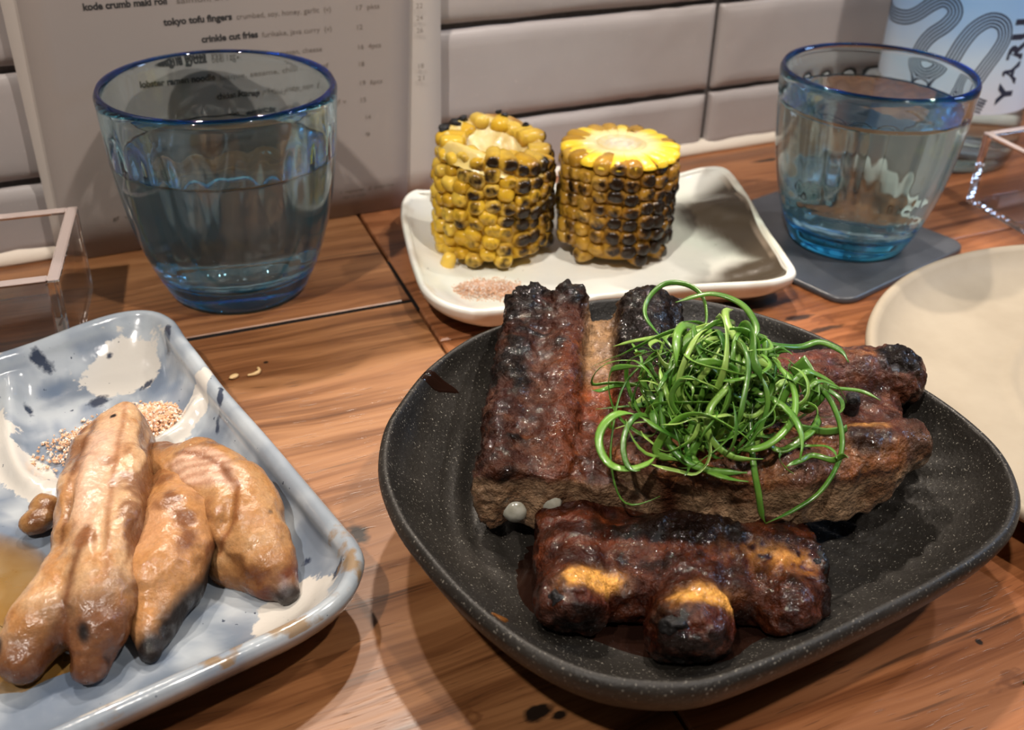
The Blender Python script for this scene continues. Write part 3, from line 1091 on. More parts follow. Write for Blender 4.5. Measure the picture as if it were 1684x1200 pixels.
# coaster ---------------------------------------------------------------
ca = math.radians(13.6)
def crot(a, b):
    return (332.0 + a * math.cos(ca) - b * math.sin(ca), 348.5 + a * math.sin(ca) + b * math.cos(ca))
h, rc = 46.5, 9.0
co_pts = []
for sx, sy, a0 in ((1, 1, 0), (-1, 1, 90), (-1, -1, 180), (1, -1, 270)):
    for a in (0, 9, 18, 27, 36, 45, 54, 63, 72, 81, 90):
        t = math.radians(a0 + a)
        co_pts.append(crot(sx * (h - rc) + rc * math.cos(t), sy * (h - rc) + rc * math.sin(t)))
V, F, S, I = dish(co_pts, 120, [(0, 0, 2.8), (.5, 0, 2.8), (.9, 0, 2.8), (.97, 0, 2.8), (1, -1.0, 2.8), (1, -.2, 2.5), (1, 0, 1.8), (1, 0, .6), (1, -.4, .1), (.9, 0, 0.05), (0, 0, 0.05)], None, (332.0, 348.5), True)
cm = Mat('slate_coaster')
_co = cm.coord()
coaster = mk('coaster', V / 1000, F, cm.bsdf(color=cm.ramp(cm.noise(_co, 60, 4), [(0.3, (0.050, 0.054, 0.062)), (0.7, (0.085, 0.09, 0.10))]), rough=0.28,
                                        normal=cm.bump(cm.noise(_co, 500, 3), 0.12, 0.0004)), org=(0.332, 0.3485, 0))
tag(coaster, 'dark grey square coaster with rounded corners under the nearly full water glass', 'coaster')

# clear acrylic boxes -----------------------------------------------------
ACRYL = glass_mat('clear_acrylic', (1.0, 0.975, 0.965), 0, None, 1.45)
LIT_EDGE = plain('lit_acrylic_edge', (0.95, 0.80, 0.74), 0.18, trans=0.55, ior=1.2)  # pinkish light caught along the clear edges is put into this colour


def acrylic_box(corner, ux, uy, lx, ly, hgt, wt, label):
    """open box: corner at (x,y), edges along unit vectors ux, uy"""
    ux, uy = np.array(ux) / np.linalg.norm(ux), np.array(uy) / np.linalg.norm(uy)
    cen = np.array(corner) + ux * lx / 2 + uy * ly / 2
    t = empty('acrylic_box', (cen[0], cen[1], 0.0002))
    tag(t, label, 'box', 'clear acrylic boxes on the table')

    def piece(name, a0, a1, b0, b1, z0, z1, mat=None, par=None):
        V, F = rbox(a0, a1, b0, b1, z0, z1, 0.0005)
        W = np.stack([corner[0] + V[:, 0] * ux[0] + V[:, 1] * uy[0], corner[1] + V[:, 0] * ux[1] + V[:, 1] * uy[1], V[:, 2] + 0.0002], 1)
        if ux[0] * uy[1] - ux[1] * uy[0] < 0:
            F = [q[::-1] for q in F]
        return mk(name, W, F, mat or ACRYL, par or t, smooth=False)
    g = 0.00005
    piece('base', wt + g, lx - wt - g, wt + g, ly - wt - g, 0, wt * .8)
    for nm, a0, a1, b0, b1 in (('side_panel', 0, wt, 0, ly), ('side_panel', lx - wt, lx, 0, ly), ('end_panel', wt + g, lx - wt - g, 0, wt), ('end_panel', wt + g, lx - wt - g, ly - wt, ly)):
        p_ = piece(nm, a0, a1, b0, b1, 0, hgt - .0007)
        tag(piece('lit_edge_strip', a0, a1, b0, b1, hgt - .00069, hgt, LIT_EDGE, p_), 'top strip of the panel, pinkish caught light put into its colour')
    return t


acrylic_box((0.0232, 0.4266), (-1, 0.11), (-0.225, -1), 0.075, 0.0625, 0.036, 0.0040, 'clear open acrylic box behind the blue platter, beside the menu')
acrylic_box((0.4290, 0.3565), (1, -0.03), (-0.11, -1), 0.085, 0.068, 0.036, 0.0035, 'clear open acrylic box between the lettered bottle and the beige plate')

# bottle ------------------------------------------------------------------
bx, by, brr = 0.4695, 0.4185, 0.0390
bottle = empty('water_bottle', (bx, by, 0.0002))
tag(bottle, 'clear bottle with a blue wave-patterned label, standing behind the nearly full glass', 'bottle')
CLEAR = glass_mat('clear_bottle_glass', (0.97, 0.99, 0.98), 12.0, (0.5, 0.85, 0.75), 1.48)
bp_o = [(0, .003), (.025, .003), (.033, .0005), (.0365, .0015), (.0388, .006), (brr, .014), (brr, .10), (brr, .165), (.037, .185), (.028, .205), (.019, .222), (.0155, .235), (.0150, .262), (.0145, .264)]
bp_i = [(.0125, .264), (.0125, .235), (.016, .223), (.0255, .205), (.0345, .185), (.0365, .165), (.0365, .10), (.0365, .014), (.0345, .008), (.025, .0065), (0, .0065)]
V, F = lathe([tuple(p) for p in np.vstack([bp_o, bp_i])], 72)
mk('bottle_body', V + np.array([bx, by, 0.0002]), F, CLEAR, bottle)
V, F = lathe([(0, .0064), (.025, .0064), (.0346, .0079), (.03662, .014), (.03662, .10), (.03662, .165), (.0346, .185), (.026, .203), (0, .203)], 72)
mk('water', V + np.array([bx, by, 0.0002]), F, WATER, bottle)
V, F = lathe([(0, .2655), (.0155, .2655), (.0168, .2665), (.0168, .285), (.0155, .287), (0, .287)], 40)
mk('cap', V + np.array([bx, by, 0.0002]), F, plain('bottle_cap_white', (0.7, 0.72, 0.75), 0.4), bottle)
lb = Mat('bottle_label')
_z = lb.n('SeparateXYZ', {0: lb.coord()}).outputs['Z']
_zz = lb.math('ADD', _z, lb.math('MULTIPLY', lb.math('SUBTRACT', lb.noise(lb.coord(), 26, 2), 0.5), 0.03))
LABEL = lb.bsdf(color=lb.ramp(lb.math('MULTIPLY', _zz, 6.0), [(0.20, (0.84, 0.86, 0.97)), (0.36, (0.62, 0.80, 1.0)), (0.52, (0.32, 0.58, 0.98)), (0.85, (0.12, 0.34, 0.85))]), rough=0.35)
V, F = lathe([(brr + .0001, .0333), (brr + .0003, .0331), (brr + .0003, .0333), (brr + .0003, .0336), (brr + .0003, .1496), (brr + .0003, .1499), (brr + .0003, .1501), (brr + .0001, .1502)], 96)
mk('label', V + np.array([bx, by, 0]), F, LABEL, bottle)
NAVY = plain('label_navy', (0.028, 0.036, 0.070), 0.5)
RL = brr + 0.00045


def on_label(A, Z):
    """A: arc length in metres (increasing to the viewer's right), Z height; angle -90 degrees faces the diner"""
    t = np.asarray(A) / RL - math.pi * 0.5
    return np.stack([bx + RL * np.cos(t), by + RL * np.sin(t), np.asarray(Z)], 1)


def deg2a(d):
    return (((d + 360) % 360) - 270) * math.pi / 180 * RL


wave = catmull([(deg2a(d), zz / 1000) for d, zz in [(120, 86), (135, 78), (150.6, 73.6), (172.0, 74.5), (-176.2, 78), (-165.0, 84.6), (-157.4, 87.6), (-150.2, 86.2), (-147.2, 81.7), (-151.7, 75.9), (-159.8, 70.4), (-165, 65),
                                                (-168, 58), (-165.5, 52.5), (-158, 50), (-150, 52.0), (-144, 56.5), (-141.3, 61.5), (-137.5, 69.1), (-131.6, 76.3), (-122.6, 80.8), (-113.3, 79), (-109.4, 72.6), (-112.6, 65.2), (-117.0, 59.0), (-121, 52.8),
                                                (-124, 46), (-121, 40), (-112, 37.5)]], 150, closed=False)
T = np.gradient(wave, axis=0)
T /= np.linalg.norm(T, axis=1, keepdims=True)
Nn = np.stack([-T[:, 1], T[:, 0]], 1)
for off in (-0.0032, -0.0016, 0.0, 0.0016, 0.0032):
    lo_, hi_ = wave + Nn * (off - 0.00040), wave + Nn * (off + 0.00040)
    A = np.concatenate([lo_, hi_])
    P3 = on_label(A[:, 0], A[:, 1])
    n = len(wave)
    mk('label_line', P3, [(i + 1, i, n + i, n + i + 1) for i in range(n - 1)], NAVY, bottle, smooth=False)
V, F = text_mesh('YARU', 0.0122, 0.00055, 1.16)
a0 = deg2a(-91.0)
P3 = on_label(a0 - V[:, 1] * 1.0, 0.0395 + V[:, 0] * 1.22)
tag(mk('label_lettering', P3, F, NAVY, bottle, smooth=False), 'dark lettering reading upward along the label')
V, F = text_mesh('still', 0.0030, 0.0)
P3 = on_label(deg2a(-118.0) + V[:, 0], 0.0385 + V[:, 1])
mk('label_lettering', P3, F, NAVY, bottle, smooth=False)


# ------------------------------------------------------------------ food frame: u to the viewer's right, v away from the viewer (mm)
def uv2w(P):
    P = np.asarray(P, float)
    return np.stack([155 + .8937 * P[:, 0] + .4487 * P[:, 1], 200 - .4487 * P[:, 0] + .8937 * P[:, 1], P[:, 2]], 1)


def meat_mat(name, bump=0.8, bscale=900, coat=0.25, sss=0.0, spec=0.5, dist=0.0007, speck=0.55, cs=420):
    b = Mat(name)
    co = b.coord()
    c = b.attr('Col')
    fine = b.noise(co, 1100, 4, 0.65)
    c = b.mix(b.ramp(fine, [(0.36, 0.0), (0.62, speck)]), c, b.mix(1.0, c, (0.36, 0.27, 0.22), 'MULTIPLY'))
    r = b.attr('Rgh', 'Fac')
    hgt = b.math('ADD', b.noise(co, bscale, 3, 0.6), b.math('MULTIPLY', b.noise(co, bscale * 0.32, 3), 1.6))
    kw = {}
    if sss:
        kw = dict(sss=sss, sss_r=(1.0, 0.45, 0.25), sss_s=0.002)
    wet = b.ramp(b.noise(co, 220, 3), [(0.44, 0.0), (0.58, coat)])
    # burnt crust is dry and dull between its few wet glints
    lum = b.n('RGBToBW', {0: b.attr('Col')}).outputs[0]
    spec = b.ramp(lum, [(0.008, spec * 0.3), (0.04, spec)])
    cn = b.bump(b.math('ADD', b.noise(co, cs, 3), b.math('MULTIPLY', b.noise(co, cs * 2.6, 2), 0.45)), 0.7, 0.0009)
    return b.bsdf(color=c, rough=r, coat=wet, coat_rough=0.06, coat_normal=cn, spec=spec, normal=b.bump(hgt, bump, dist), **kw)


RIBMAT = meat_mat('glazed_rib', bump=0.9, bscale=1000, coat=0.8, spec=0.22, dist=0.0009)
CHAR = np.array([0.011, 0.008, 0.007])
MAHO = np.array([0.085, 0.019, 0.008])
BROWN = np.array([0.125, 0.042, 0.016])
AMBER = np.array([0.36, 0.125, 0.030])
FAT = np.array([0.40, 0.27, 0.14])
CUT = np.array([0.33, 0.235, 0.145])


def rib_build(fn, lo, hi, h, seed, amp=(0.9, 0.5, 0.3), paint=None, crust=None):
    V, F = surface_nets(fn, lo, hi, h)
    N = vert_normals(V, F)
    rid = 1 - 2 * np.abs(fbm(V, 4.6, 2, seed + 3))
    flat = 1 - .65 * sstep(.45, .8, -N[:, 1]) * (V[:, 1] < -10) * (V[:, 1] > -30)
    d = amp[0] * fbm(V, 8, 2, seed) + flat * (amp[1] * (rid - .55) + amp[2] * fbm(V, 1.3, 2, seed + 6))
    if crust is not None:
        d = d + crust(V) * (1.5 * (.6 - 2 * np.abs(fbm(V, 3.0, 3, seed + 11))) + .5)
    V = V + N * d[:, None]
    W = uv2w(V)
    V[:, 2] = np.maximum(V[:, 2], bowl_h(W[:, 0], W[:, 1]) + 0.9)
    N = vert_normals(V, F)
    c, r = paint(V, N, rid + .8 * fbm(V, 8, 2, seed))
    return V, F, c, r


def bowl_clip(P, d):
    W = uv2w(P)
    return smax(d, bowl_h(W[:, 0], W[:, 1]) + 1.3 - P[:, 2], 1.0)


# left rack: two long ribs running away from the viewer -------------------
def fA(P):
    Q = P.copy()
    Q[:, 2] -= .14 * P[:, 1]
    Q[:, 0] -= .085 * P[:, 1]
    r1 = sbox(Q, (-56, -19, 19.5), (-31.0, 70, 36.0), 5)
    r1 = smin(r1, seg_chain(Q, [(-50, -14, 31), (-50, 66, 33)], [5.5, 6.0]), 3)
    r1 = smin(r1, seg_chain(Q, [(-36.5, -4, 31), (-36.5, 64, 33)], [5.0, 6.0]), 3)
    r2 = sbox(Q, (-20, 16, 21), (-1, 66, 37.0), 4)
    r2 = smin(r2, seg_chain(Q, [(-12, -8, 28), (-11, 60, 33)], [8, 8.5]), 4)
    web = sbox(Q, (-46, -19, 18.5), (-8, 62, 31), 4)
    d = smin(smin(r1, r2, 2.5), web, 3)
    d = smin(d, sbox(Q, (-55, -19, 18), (-14, 4, 33), 4), 4)
    d = smax(d, -(P[:, 1] + 15.5 + 0.03 * (P[:, 0] + 40) + .8 * np.sin(P[:, 0] * .45)), 1.5)
    d = smax(d, P[:, 1] - 68 - 2.6 * np.sin(P[:, 0] * .42) - 1.5 * np.sin(P[:, 0] * 1.3), 1.2)
    return bowl_clip(P, d)


def paintA(V, N, rid):
    u, v, z = V.T
    n1, n2, n3 = fbm(V, 13, 3, 101), fbm(V, 5, 3, 105), fbm(V, 2.0, 2, 109)
    uu = u - .085 * v
    c = lerp(np.array([.045, .014, .008]), np.array([.115, .046, .021]), sstep(-.3, .5, n2 + .4 * n3))
    glaze = np.exp(-((uu + 33.0) / 5.5) ** 2) * sstep(60, 40, v) + .8 * np.exp(-(blob(u, v, -20, 6, 16, 9, .4) ** 2))
    c = lerp(c, np.array([.150, .042, .014]), np.clip(glaze, 0, 1) * .8)
    c = lerp(c, AMBER * .7, .6 * sstep(.30, .6, n2 + .3 * n1) * np.clip(glaze, 0, 1))
    char = sstep(.15, .75, .9 * n1 + .45 * n2 + .35 * rid + 0.75 * sstep(36, 66, v) + .55 * sstep(-40, -50, uu) - .25)
    char = np.maximum(char, sstep(20, 34, v) * sstep(-23, -20, uu))
    fat = np.exp(-((uu + 25.6) / 4.6) ** 4) * sstep(4, 26, v)
    red = np.exp(-(blob(u, v, -24, 22, 6.5, 10, .1) ** 2))
    c = lerp(c, lerp(np.array([.20, .055, .014]), FAT, sstep(16, 36, v + 8 * n2)), np.clip(1.15 * fat, 0, 1))
    c = lerp(c, np.array([.36, .075, .012]), .85 * red * sstep(-.3, .3, n2))
    char = char * (1 - .97 * fat)
    c = lerp(c, CHAR, np.clip(char, 0, 1))
    ash = sstep(.1, .5, n3 + .4 * n2) * char * sstep(.2, .6, rid)
    c = lerp(c, np.array([.060, .034, .024]), .45 * ash)
    face = sstep(-10.5, -13.5, v) * sstep(.25, .6, -N[:, 1])
    cutc = lerp(CUT, np.array([.42, .31, .195]), sstep(-.3, .5, n2))
    cutc = lerp(cutc, np.array([.12, .058, .030]), sstep(.0, .5, n1 + .4 * n3) * .7)
    c = lerp(c, cutc, face * sstep(32.5, 29, z + 1.5 * n2))
    wet = sstep(.05, .4, n1 + .4 * np.clip(glaze + fat + red, 0, 1) + .3 * n2)
    k = 1 + .55 * fbm(V, 1.7, 2, 311)[:, None]
    return c * k * np.array([.74, .64, .59]), np.clip(.42 - .28 * wet + .10 * n3, .12, .6)


V, F, c, r = rib_build(fA, (-64, -24, 10), (16, 78, 58), 0.62, 111, (1.5, .70, .50), paintA, lambda V: .8 * np.maximum(sstep(46, 62, V[:, 1]), .7 * sstep(-46, -52, V[:, 0] - .085 * V[:, 1])))
RIB_TREES = [BVHTree.FromPolygons(V.tolist(), F.tolist())]
ribA = empty('rib_rack', tuple(uv2w([(-25, 20, 20)])[0] / 1000))
tag(ribA, 'charred pork rib rack with two blackened back ends, cut front edge and pale cartilage', 'ribs', 'pieces of glazed rib in the dark bowl')
mk('meat', uv2w(V) / 1000, F, RIBMAT, ribA, cols={'Col': c, 'Rgh': r})
CART = Mat('cartilage')
CARTM = CART.bsdf(color=CART.ramp(CART.noise(CART.coord(), 500, 3), [(0.3, (0.30, 0.29, 0.23)), (0.7, (0.42, 0.41, 0.35))]), rough=0.22, sss=0.3, sss_r=(1, .8, .6), sss_s=0.002, coat=.5)


def lump(c, r, sc, seed, n=20, amp=.1):
    """bumpy ellipsoid in the food frame"""
    th = np.linspace(0, np.pi, n)
    V, F = lathe([(math.sin(t), -math.cos(t)) if 0 < i < n - 1 else (0, -math.cos(t)) for i, t in enumerate(th)], n + 8)
    V = V * (1 + amp * fbm(V * 10, 6, 2, seed))[:, None]
    return V * r * np.array(sc) + np.array(c), F


for (cc, rr, sc) in [((-46.8, -13.8, 20.2), 3.7, (1.0, .8, 1.0)), ((-37.0, -14.0, 23.4), 3.3, (1.0, .8, 1.15))]:
    V, F = lump(cc, rr, sc, 5)
    tag(mk('cartilage', uv2w(V) / 1000, F, CARTM, ribA), 'pale translucent cartilage end in the cut edge')


# right rack: ribs running left to right -----------------------------------
def fB(P):
    Q = P.copy()
    Q[:, 2] -= .03 * P[:, 0]
    r3 = seg_chain(P, [(4, 20, 34), (30, 28, 35), (58, 33, 37)], [10.5, 11, 9.5])
    k3 = ball(P, (65.5, 33, 38.5), 8.8, (1, 1, .95))
    r4 = seg_chain(P, [(0, -8, 33), (28, -7, 34), (54, -2, 35)], [10, 9.5, 8.5])
    k4 = ball(P, (60, 1, 36), 7.8, (1, .95, .95))
    web = sbox(Q, (-4, -14, 24), (58, 32, 36.5), 4)
    web2 = sbox(Q, (40, -2, 24), (66, 30, 36), 5)
    front = sbox(P, (-22, -24, 22), (52, -2, 38), 4)
    d = smin(smin(smin(r3, k3, 2.5), smin(r4, k4, 2.0), 3), smin(web, web2, 4), 3)
    d = smin(d, front, 4)
    d = smax(d, -(P[:, 1] + 20.5 - .006 * (P[:, 0] - 15) ** 2 + .7 * np.sin(P[:, 0] * .5)), 1.6)
    d = smax(d, -seg_chain(P, [(18, 10, 49), (72, 16, 50)], [6.5, 7.5]), 3)
    return bowl_clip(P, d)


def paintB(V, N, rid):
    u, v, z = V.T
    n1, n2, n3 = fbm(V, 13, 3, 121), fbm(V, 5, 3, 125), fbm(V, 2.0, 2, 129)
    c = lerp(np.array([.098, .031, .017]), np.array([.165, .068, .037]), sstep(-.3, .5, n2 + .5 * n3))
    c = lerp(c, np.array([.20, .035, .015]), .7 * np.exp(-(blob(u, v, 30, 30, 14, 8, .1) ** 2)))
    amb = sstep(-.25, .25, n1 + .3 * n2) * sstep(4, -3, v) * (N[:, 2] > .1)
    c = lerp(c, lerp(AMBER * .75, np.array([.33, .15, .055]), sstep(-.2, .3, n3)), .85 * amb)
    bone = np.exp(-((v + 2.0 - .10 * (u - 35)) / 1.9) ** 2) * sstep(20, 34, u + 5 * n2) * (1 - sstep(51, 56, u)) * (N[:, 2] > .3)
    c = lerp(c, np.array([.54, .30, .10]), np.clip(bone * (1.1 + .7 * n3), 0, .95))
    flesh = np.exp(-(blob(u, v, 57, 33, 4.5, 3.2) ** 2))
    c = lerp(c, np.array([.46, .20, .075]), .85 * flesh * sstep(-.2, .3, n3 + .2))
    char = sstep(.30, .7, n1 + .35 * n2 + .25 * rid) * .65
    char = np.maximum(char, 1 - sstep(.7, 1.05, np.linalg.norm((V - np.array([67, 32, 43])) / np.array([8.5, 9, 8]), axis=1) + .3 * n2))
    char = np.maximum(char, .9 * (1 - sstep(.6, 1.1, np.linalg.norm((V - np.array([47, -7, 43])) / np.array([8, 6, 6]), axis=1) + .5 * n2)))
    char = np.maximum(char, .55 * sstep(56, 61, u + 3 * n2) * (v < 15))
    c = lerp(c, CHAR, char * (1 - .8 * bone))
    face = sstep(-14.5, -17.0, v - .006 * (u - 15) ** 2) * sstep(.2, .55, -N[:, 1])
    cutc = lerp(CUT * .85, np.array([.40, .29, .185]), sstep(-.35, .4, n2 + .4 * n3))
    cutc = lerp(cutc, np.array([.13, .055, .026]), .75 * sstep(.05, .5, n1 + .3 * n3))
    drip = np.exp(-((u + 6 + .15 * (z - 30)) / 4.0) ** 2) + .5 * np.exp(-((u - 6 + .15 * (z - 30)) / 1.4) ** 2)
    cutc = lerp(cutc, np.array([.065, .013, .005]), np.clip(.9 * drip, 0, 1))
    c = lerp(c, cutc, face * (1 - .85 * sstep(33, 36.5, z + 1.6 * n2)))
    wet = sstep(.0, .4, n1 + .4 * n2 + .5 * drip * face)
    k = 1 + .55 * fbm(V, 1.7, 2, 312)[:, None]
    return c * k * np.array([.84, .74, .67]), np.clip(.42 - .28 * wet + .12 * n3, .13, .6)


V, F, c, r = rib_build(fB, (-28, -30, 12), (82, 50, 58), 0.62, 131, (1.3, .60, .45), paintB, lambda V: .9 * sstep(60, 65, V[:, 0]) * (V[:, 1] > 22) + .7 * np.exp(-(blob(V[:, 0], V[:, 1], 47, -7, 8, 6) ** 2)))
RIB_TREES.append(BVHTree.FromPolygons(V.tolist(), F.tolist()))
ribB = empty('rib_rack', tuple(uv2w([(25, 5, 22)])[0] / 1000))
tag(ribB, 'reddish pork rib rack under the greens, its charred knobs pointing at the beige plate', 'ribs', 'pieces of glazed rib in the dark bowl')
mk('meat', uv2w(V) / 1000, F, RIBMAT, ribB, cols={'Col': c, 'Rgh': r})
_b = Mat('char_black')
CHARM = _b.bsdf(color=(0.009, 0.008, 0.008), rough=0.26, spec=0.22, coat=.25, coat_rough=.05, normal=_b.bump(_b.noise(_b.coord(), 900, 4, .7), 0.8, 0.0006))
for (cc, rr, sc) in [((48, 12, 40.5), 3.0, (.8, .9, 1.5))]:
    V, F = lump(cc, rr, sc, 9, amp=.35)
    tag(mk('char_crust', uv2w(V) / 1000, F, CHARM, ribB), 'black burnt crust')


# lower rack: bone ends towards the viewer ----------------------------------
def fC(P):
    slab = sbox(P, (-41, -47, 10), (33, -6, 23.5), 5)
    under = sbox(P, (-36, -20, 9), (28, 24, 20.5), 4)
    top = seg_chain(P, [(-32, -30, 17.5), (0, -31, 19), (27, -29, 18)], [8, 9, 8])
    e1 = seg_chain(P, [(-32.5, -49, 18.8), (-30, -36, 19.0), (-28, -12, 18)], [9.4, 7.4, 7])
    e2 = seg_chain(P, [(-4, -56, 18.2), (-2, -42, 18.5), (-1, -14, 18)], [11.0, 8.6, 7])
    e3 = seg_chain(P, [(22, -46, 16.5), (22, -30, 18), (22, -12, 18)], [8.8, 8.0, 7])
    gap = sbox(P, (-36, -46, 10), (20, -30, 17.5), 3)
    d = smin(smin(slab, smin(top, gap, 3), 4), smin(e1, smin(e2, e3, 2), 2), 2.5)
    d = smin(d, under, 4)
    d = smin(d, ball(P, (-2, -27, 25.0), 5.2, (2.4, 1.2, .6)), 2.5)
    d = smax(d, P[:, 0] - 32.5 - 1.2 * np.sin(P[:, 1] * .5), 1.5)
    c1 = -(P[:, 1] + 56.0 + .35 * (P[:, 2] - 19) - 0.15 * (P[:, 0] + 32)) - 1e3 * (P[:, 0] > -18)
    c2 = -(P[:, 1] + 64.5 + .35 * (P[:, 2] - 19) - 0.12 * (P[:, 0] + 3) + .6 * np.sin(P[:, 2])) - 1e3 * (P[:, 0] <= -18)
    d = smax(d, c1, 3.0)
    d = smax(d, c2, 3.0)
    return bowl_clip(P, d)


def paintC(V, N, rid):
    u, v, z = V.T
    n1, n2, n3 = fbm(V, 12, 3, 141), fbm(V, 5, 3, 145), fbm(V, 2.0, 2, 149)
    c = lerp(np.array([.040, .010, .005]), np.array([.090, .026, .010]), sstep(-.35, .45, n2 + .4 * n3))
    streak = sstep(.0, .6, np.sin(v * .5 + 2.2 * n1 + .04 * u + .6) * .7 + .5 * n1) * (N[:, 2] > .3)
    c = lerp(c, np.array([.18, .043, .009]), .7 * streak * sstep(-46, -40, v))
    glow = np.exp(-(blob(u, v, 21, -36, 13, 4.2, -.1) ** 2))
    c = lerp(c, np.array([.50, .23, .045]), .85 * glow * sstep(-.35, .25, n3 + .3 * n1))
    for (cu, cv, ru) in ((-27, -47, 8), (1, -52.5, 9.5)):
        col = np.exp(-((v - cv - .25 * (u - cu)) / 3.4) ** 2) * np.exp(-((u - cu) / ru) ** 4) * sstep(20, 24, z)
        c = lerp(c, np.array([.72, .37, .085]), np.clip(1.3 * col * (1 + .5 * n3), 0, .95))
        red = np.exp(-((v - cv + 6.0 - .2 * (u - cu)) / 3.0) ** 2) * np.exp(-((u - cu) / ru) ** 4) * sstep(14, 20, z)
        c = lerp(c, np.array([.11, .022, .009]), .8 * red)
    char = 1 - sstep(.75, 1.1, blob(u, v, -2, -27, 19, 8.5, -.05) + .5 * n2)
    char = np.maximum(char, .9 * sstep(.15, .6, n1 + .4 * n2 + .25 * rid - .1) * (1 - glow))
    char = np.maximum(char, .85 * sstep(29, 31.5, u + 1.5 * n2) * sstep(-.4, .2, n2 + .2))
    c = lerp(c, CHAR, char * .95)
    endf = np.maximum(sstep(-51.8, -53.8, v + .35 * (z - 19) - .15 * (u + 32) + .5 * n2) * (u < -18), sstep(-60.2, -62.2, v + .35 * (z - 19) - .12 * (u + 3) + .5 * n2) * (u >= -18) * (u < 14))
    c = lerp(c, lerp(np.array([.014, .008, .006]), np.array([.075, .030, .020]), sstep(-.2, .6, n3 + .4 * n2)), endf * .95)
    wet = sstep(-.2, .3, n1 + .4 * n2) * (1 - .5 * endf)
    k = 1 + .5 * fbm(V, 1.7, 2, 313)[:, None]
    gold = np.clip((c[:, 0] - .18) / .2, 0, 1)[:, None]
    return np.clip(c * k * (np.array([.66, .56, .50]) * (1 - gold) + np.array([1.15, 1.1, 1.0]) * gold), 0, 1), np.clip(.32 - .26 * wet + .12 * n3, .10, .6)


V, F, c, r = rib_build(fC, (-48, -74, 5), (40, 30, 34), 0.62, 151, (1.1, .60, .36), paintC, lambda V: 1.3 * np.exp(-(blob(V[:, 0], V[:, 1], 0, -27, 15, 6.5) ** 4)) + .8 * sstep(29, 31.5, V[:, 0]) + .25 * (V[:, 1] < -52))
ribC = empty('rib_rack', tuple(uv2w([(-4, -30, 10)])[0] / 1000))
tag(ribC, 'dark glossy pork rib piece lowest in the bowl, sawn bone ends towards the front rim', 'ribs', 'pieces of glazed rib in the dark bowl')
mk('meat', uv2w(V) / 1000, F, RIBMAT, ribC, cols={'Col': c, 'Rgh': r})
for (cc, rr, sc) in [((-36, -53.0, 24.6), 1.9, (1, 1, 1.3)), ((-9, -61.5, 26.0), 1.9, (1.6, 1.0, 1)), ((31.5, -33, 22), 2.6, (.8, 1.7, 1.2)), ((30.5, -43, 17.5), 2.2, (1.0, 1.2, .8))]:
    V, F = lump((0, 0, 0), rr, sc, 13 + int(rr * 10), n=26, amp=.25)
    N = vert_normals(V, np.array([q if len(q) == 4 else (*q, q[2]) for q in F]))
    V = V + N * (.8 * (1 - 2 * np.abs(fbm(V + rr * 9, 2.2, 3, 19))))[:, None] + np.array(cc)
    tag(mk('char_crust', uv2w(V) / 1000, F, CHARM, ribC), 'black burnt crust')


# sauce in the bowl -----------------------------------------------------------
SAUCE = plain('dark_sauce', (0.014, 0.006, 0.004), 0.10)


def puddle(name, pts, zfn, th, mat, parent=None, n=70):
    P = catmull(pts, n)
    cen = P.mean(0)
    V, rows = [], []
    prof = [(0, 1.0), (.35, 1.0), (.6, .93), (.75, .80), (.86, .6), (.94, .35), (1.0, 0.0)]
    for s, hh in prof:
        if s == 0:
            rows.append([0])
            V.append((*cen, zfn(*cen) + th))
        else:
            rows.append(list(range(len(V), len(V) + n)))
            for p in P:
                q = cen + s * (p - cen)
                V.append((q[0], q[1], zfn(q[0], q[1]) + th * hh + (-.15 if s == 1.0 else 0)))
    F = [(0, rows[1][j], rows[1][(j + 1) % n]) for j in range(n)]
    for a, b in zip(rows[1:-1], rows[2:]):
        F += [(a[j], b[j], b[(j + 1) % n], a[(j + 1) % n]) for j in range(n)]
    V = np.array(V)
    thk = np.concatenate([[1.0]] + [np.full(n, hh) for s_, hh in prof[1:]])
    area = np.sum(P[:, 0] * np.roll(P[:, 1], -1) - np.roll(P[:, 0], -1) * P[:, 1])
    if area < 0:
        F = [q[::-1] for q in F]
    return mk(name, V / 1000, F, mat, parent, org=(cen[0] / 1000, cen[1] / 1000, float(zfn(*cen)) / 1000), cols={'Thk': thk})


def uvp(L):
    return uv2w([(a, b, 0) for a, b in L])[:, :2]


tag(puddle('sauce_pool', uvp([(-43, -46), (-26, -54), (-14, -59), (4, -63), (14, -54), (30, -46), (36, -36), (37, -22), (20, -5), (-20, -5), (-44, -18), (-46, -32)]), lambda a, b: float(bowl_h(a, b)), 0.5, SAUCE),
    'dark sauce pooled around the lowest rib piece', 'sauce', kind='stuff')
for i, (a, b, rr, lab) in enumerate([(84.5, 170, 2.0, 'small brown sauce drop on the bowl wall near its front rim'), (104, 263, 5.2, 'dark sauce smear on the far wall of the bowl')]):
    pts = [(a + rr * (1 + .35 * math.sin(3 * t + i)) * math.cos(t) * (1.0 + .5 * i), b + rr * .7 * math.sin(t) * (1 - .35 * i)) for t in np.linspace(0, 2 * np.pi, 14, endpoint=False)]
    tag(puddle('sauce_drop', pts, lambda a, b: float(bowl_h(a, b)) + .1, 0.7 if i == 0 else .25, plain('sauce_brown', (0.16, 0.06, 0.015), 0.1) if i == 0 else SAUCE, n=30), lab, 'sauce')

# ------------------------------------------------------------------ scallion curls
sg = empty('scallion_garnish', tuple(uv2w([(8, -2, 42)])[0] / 1000))
tag(sg, 'tangle of shredded bright green scallion curls heaped on the ribs', 'garnish')


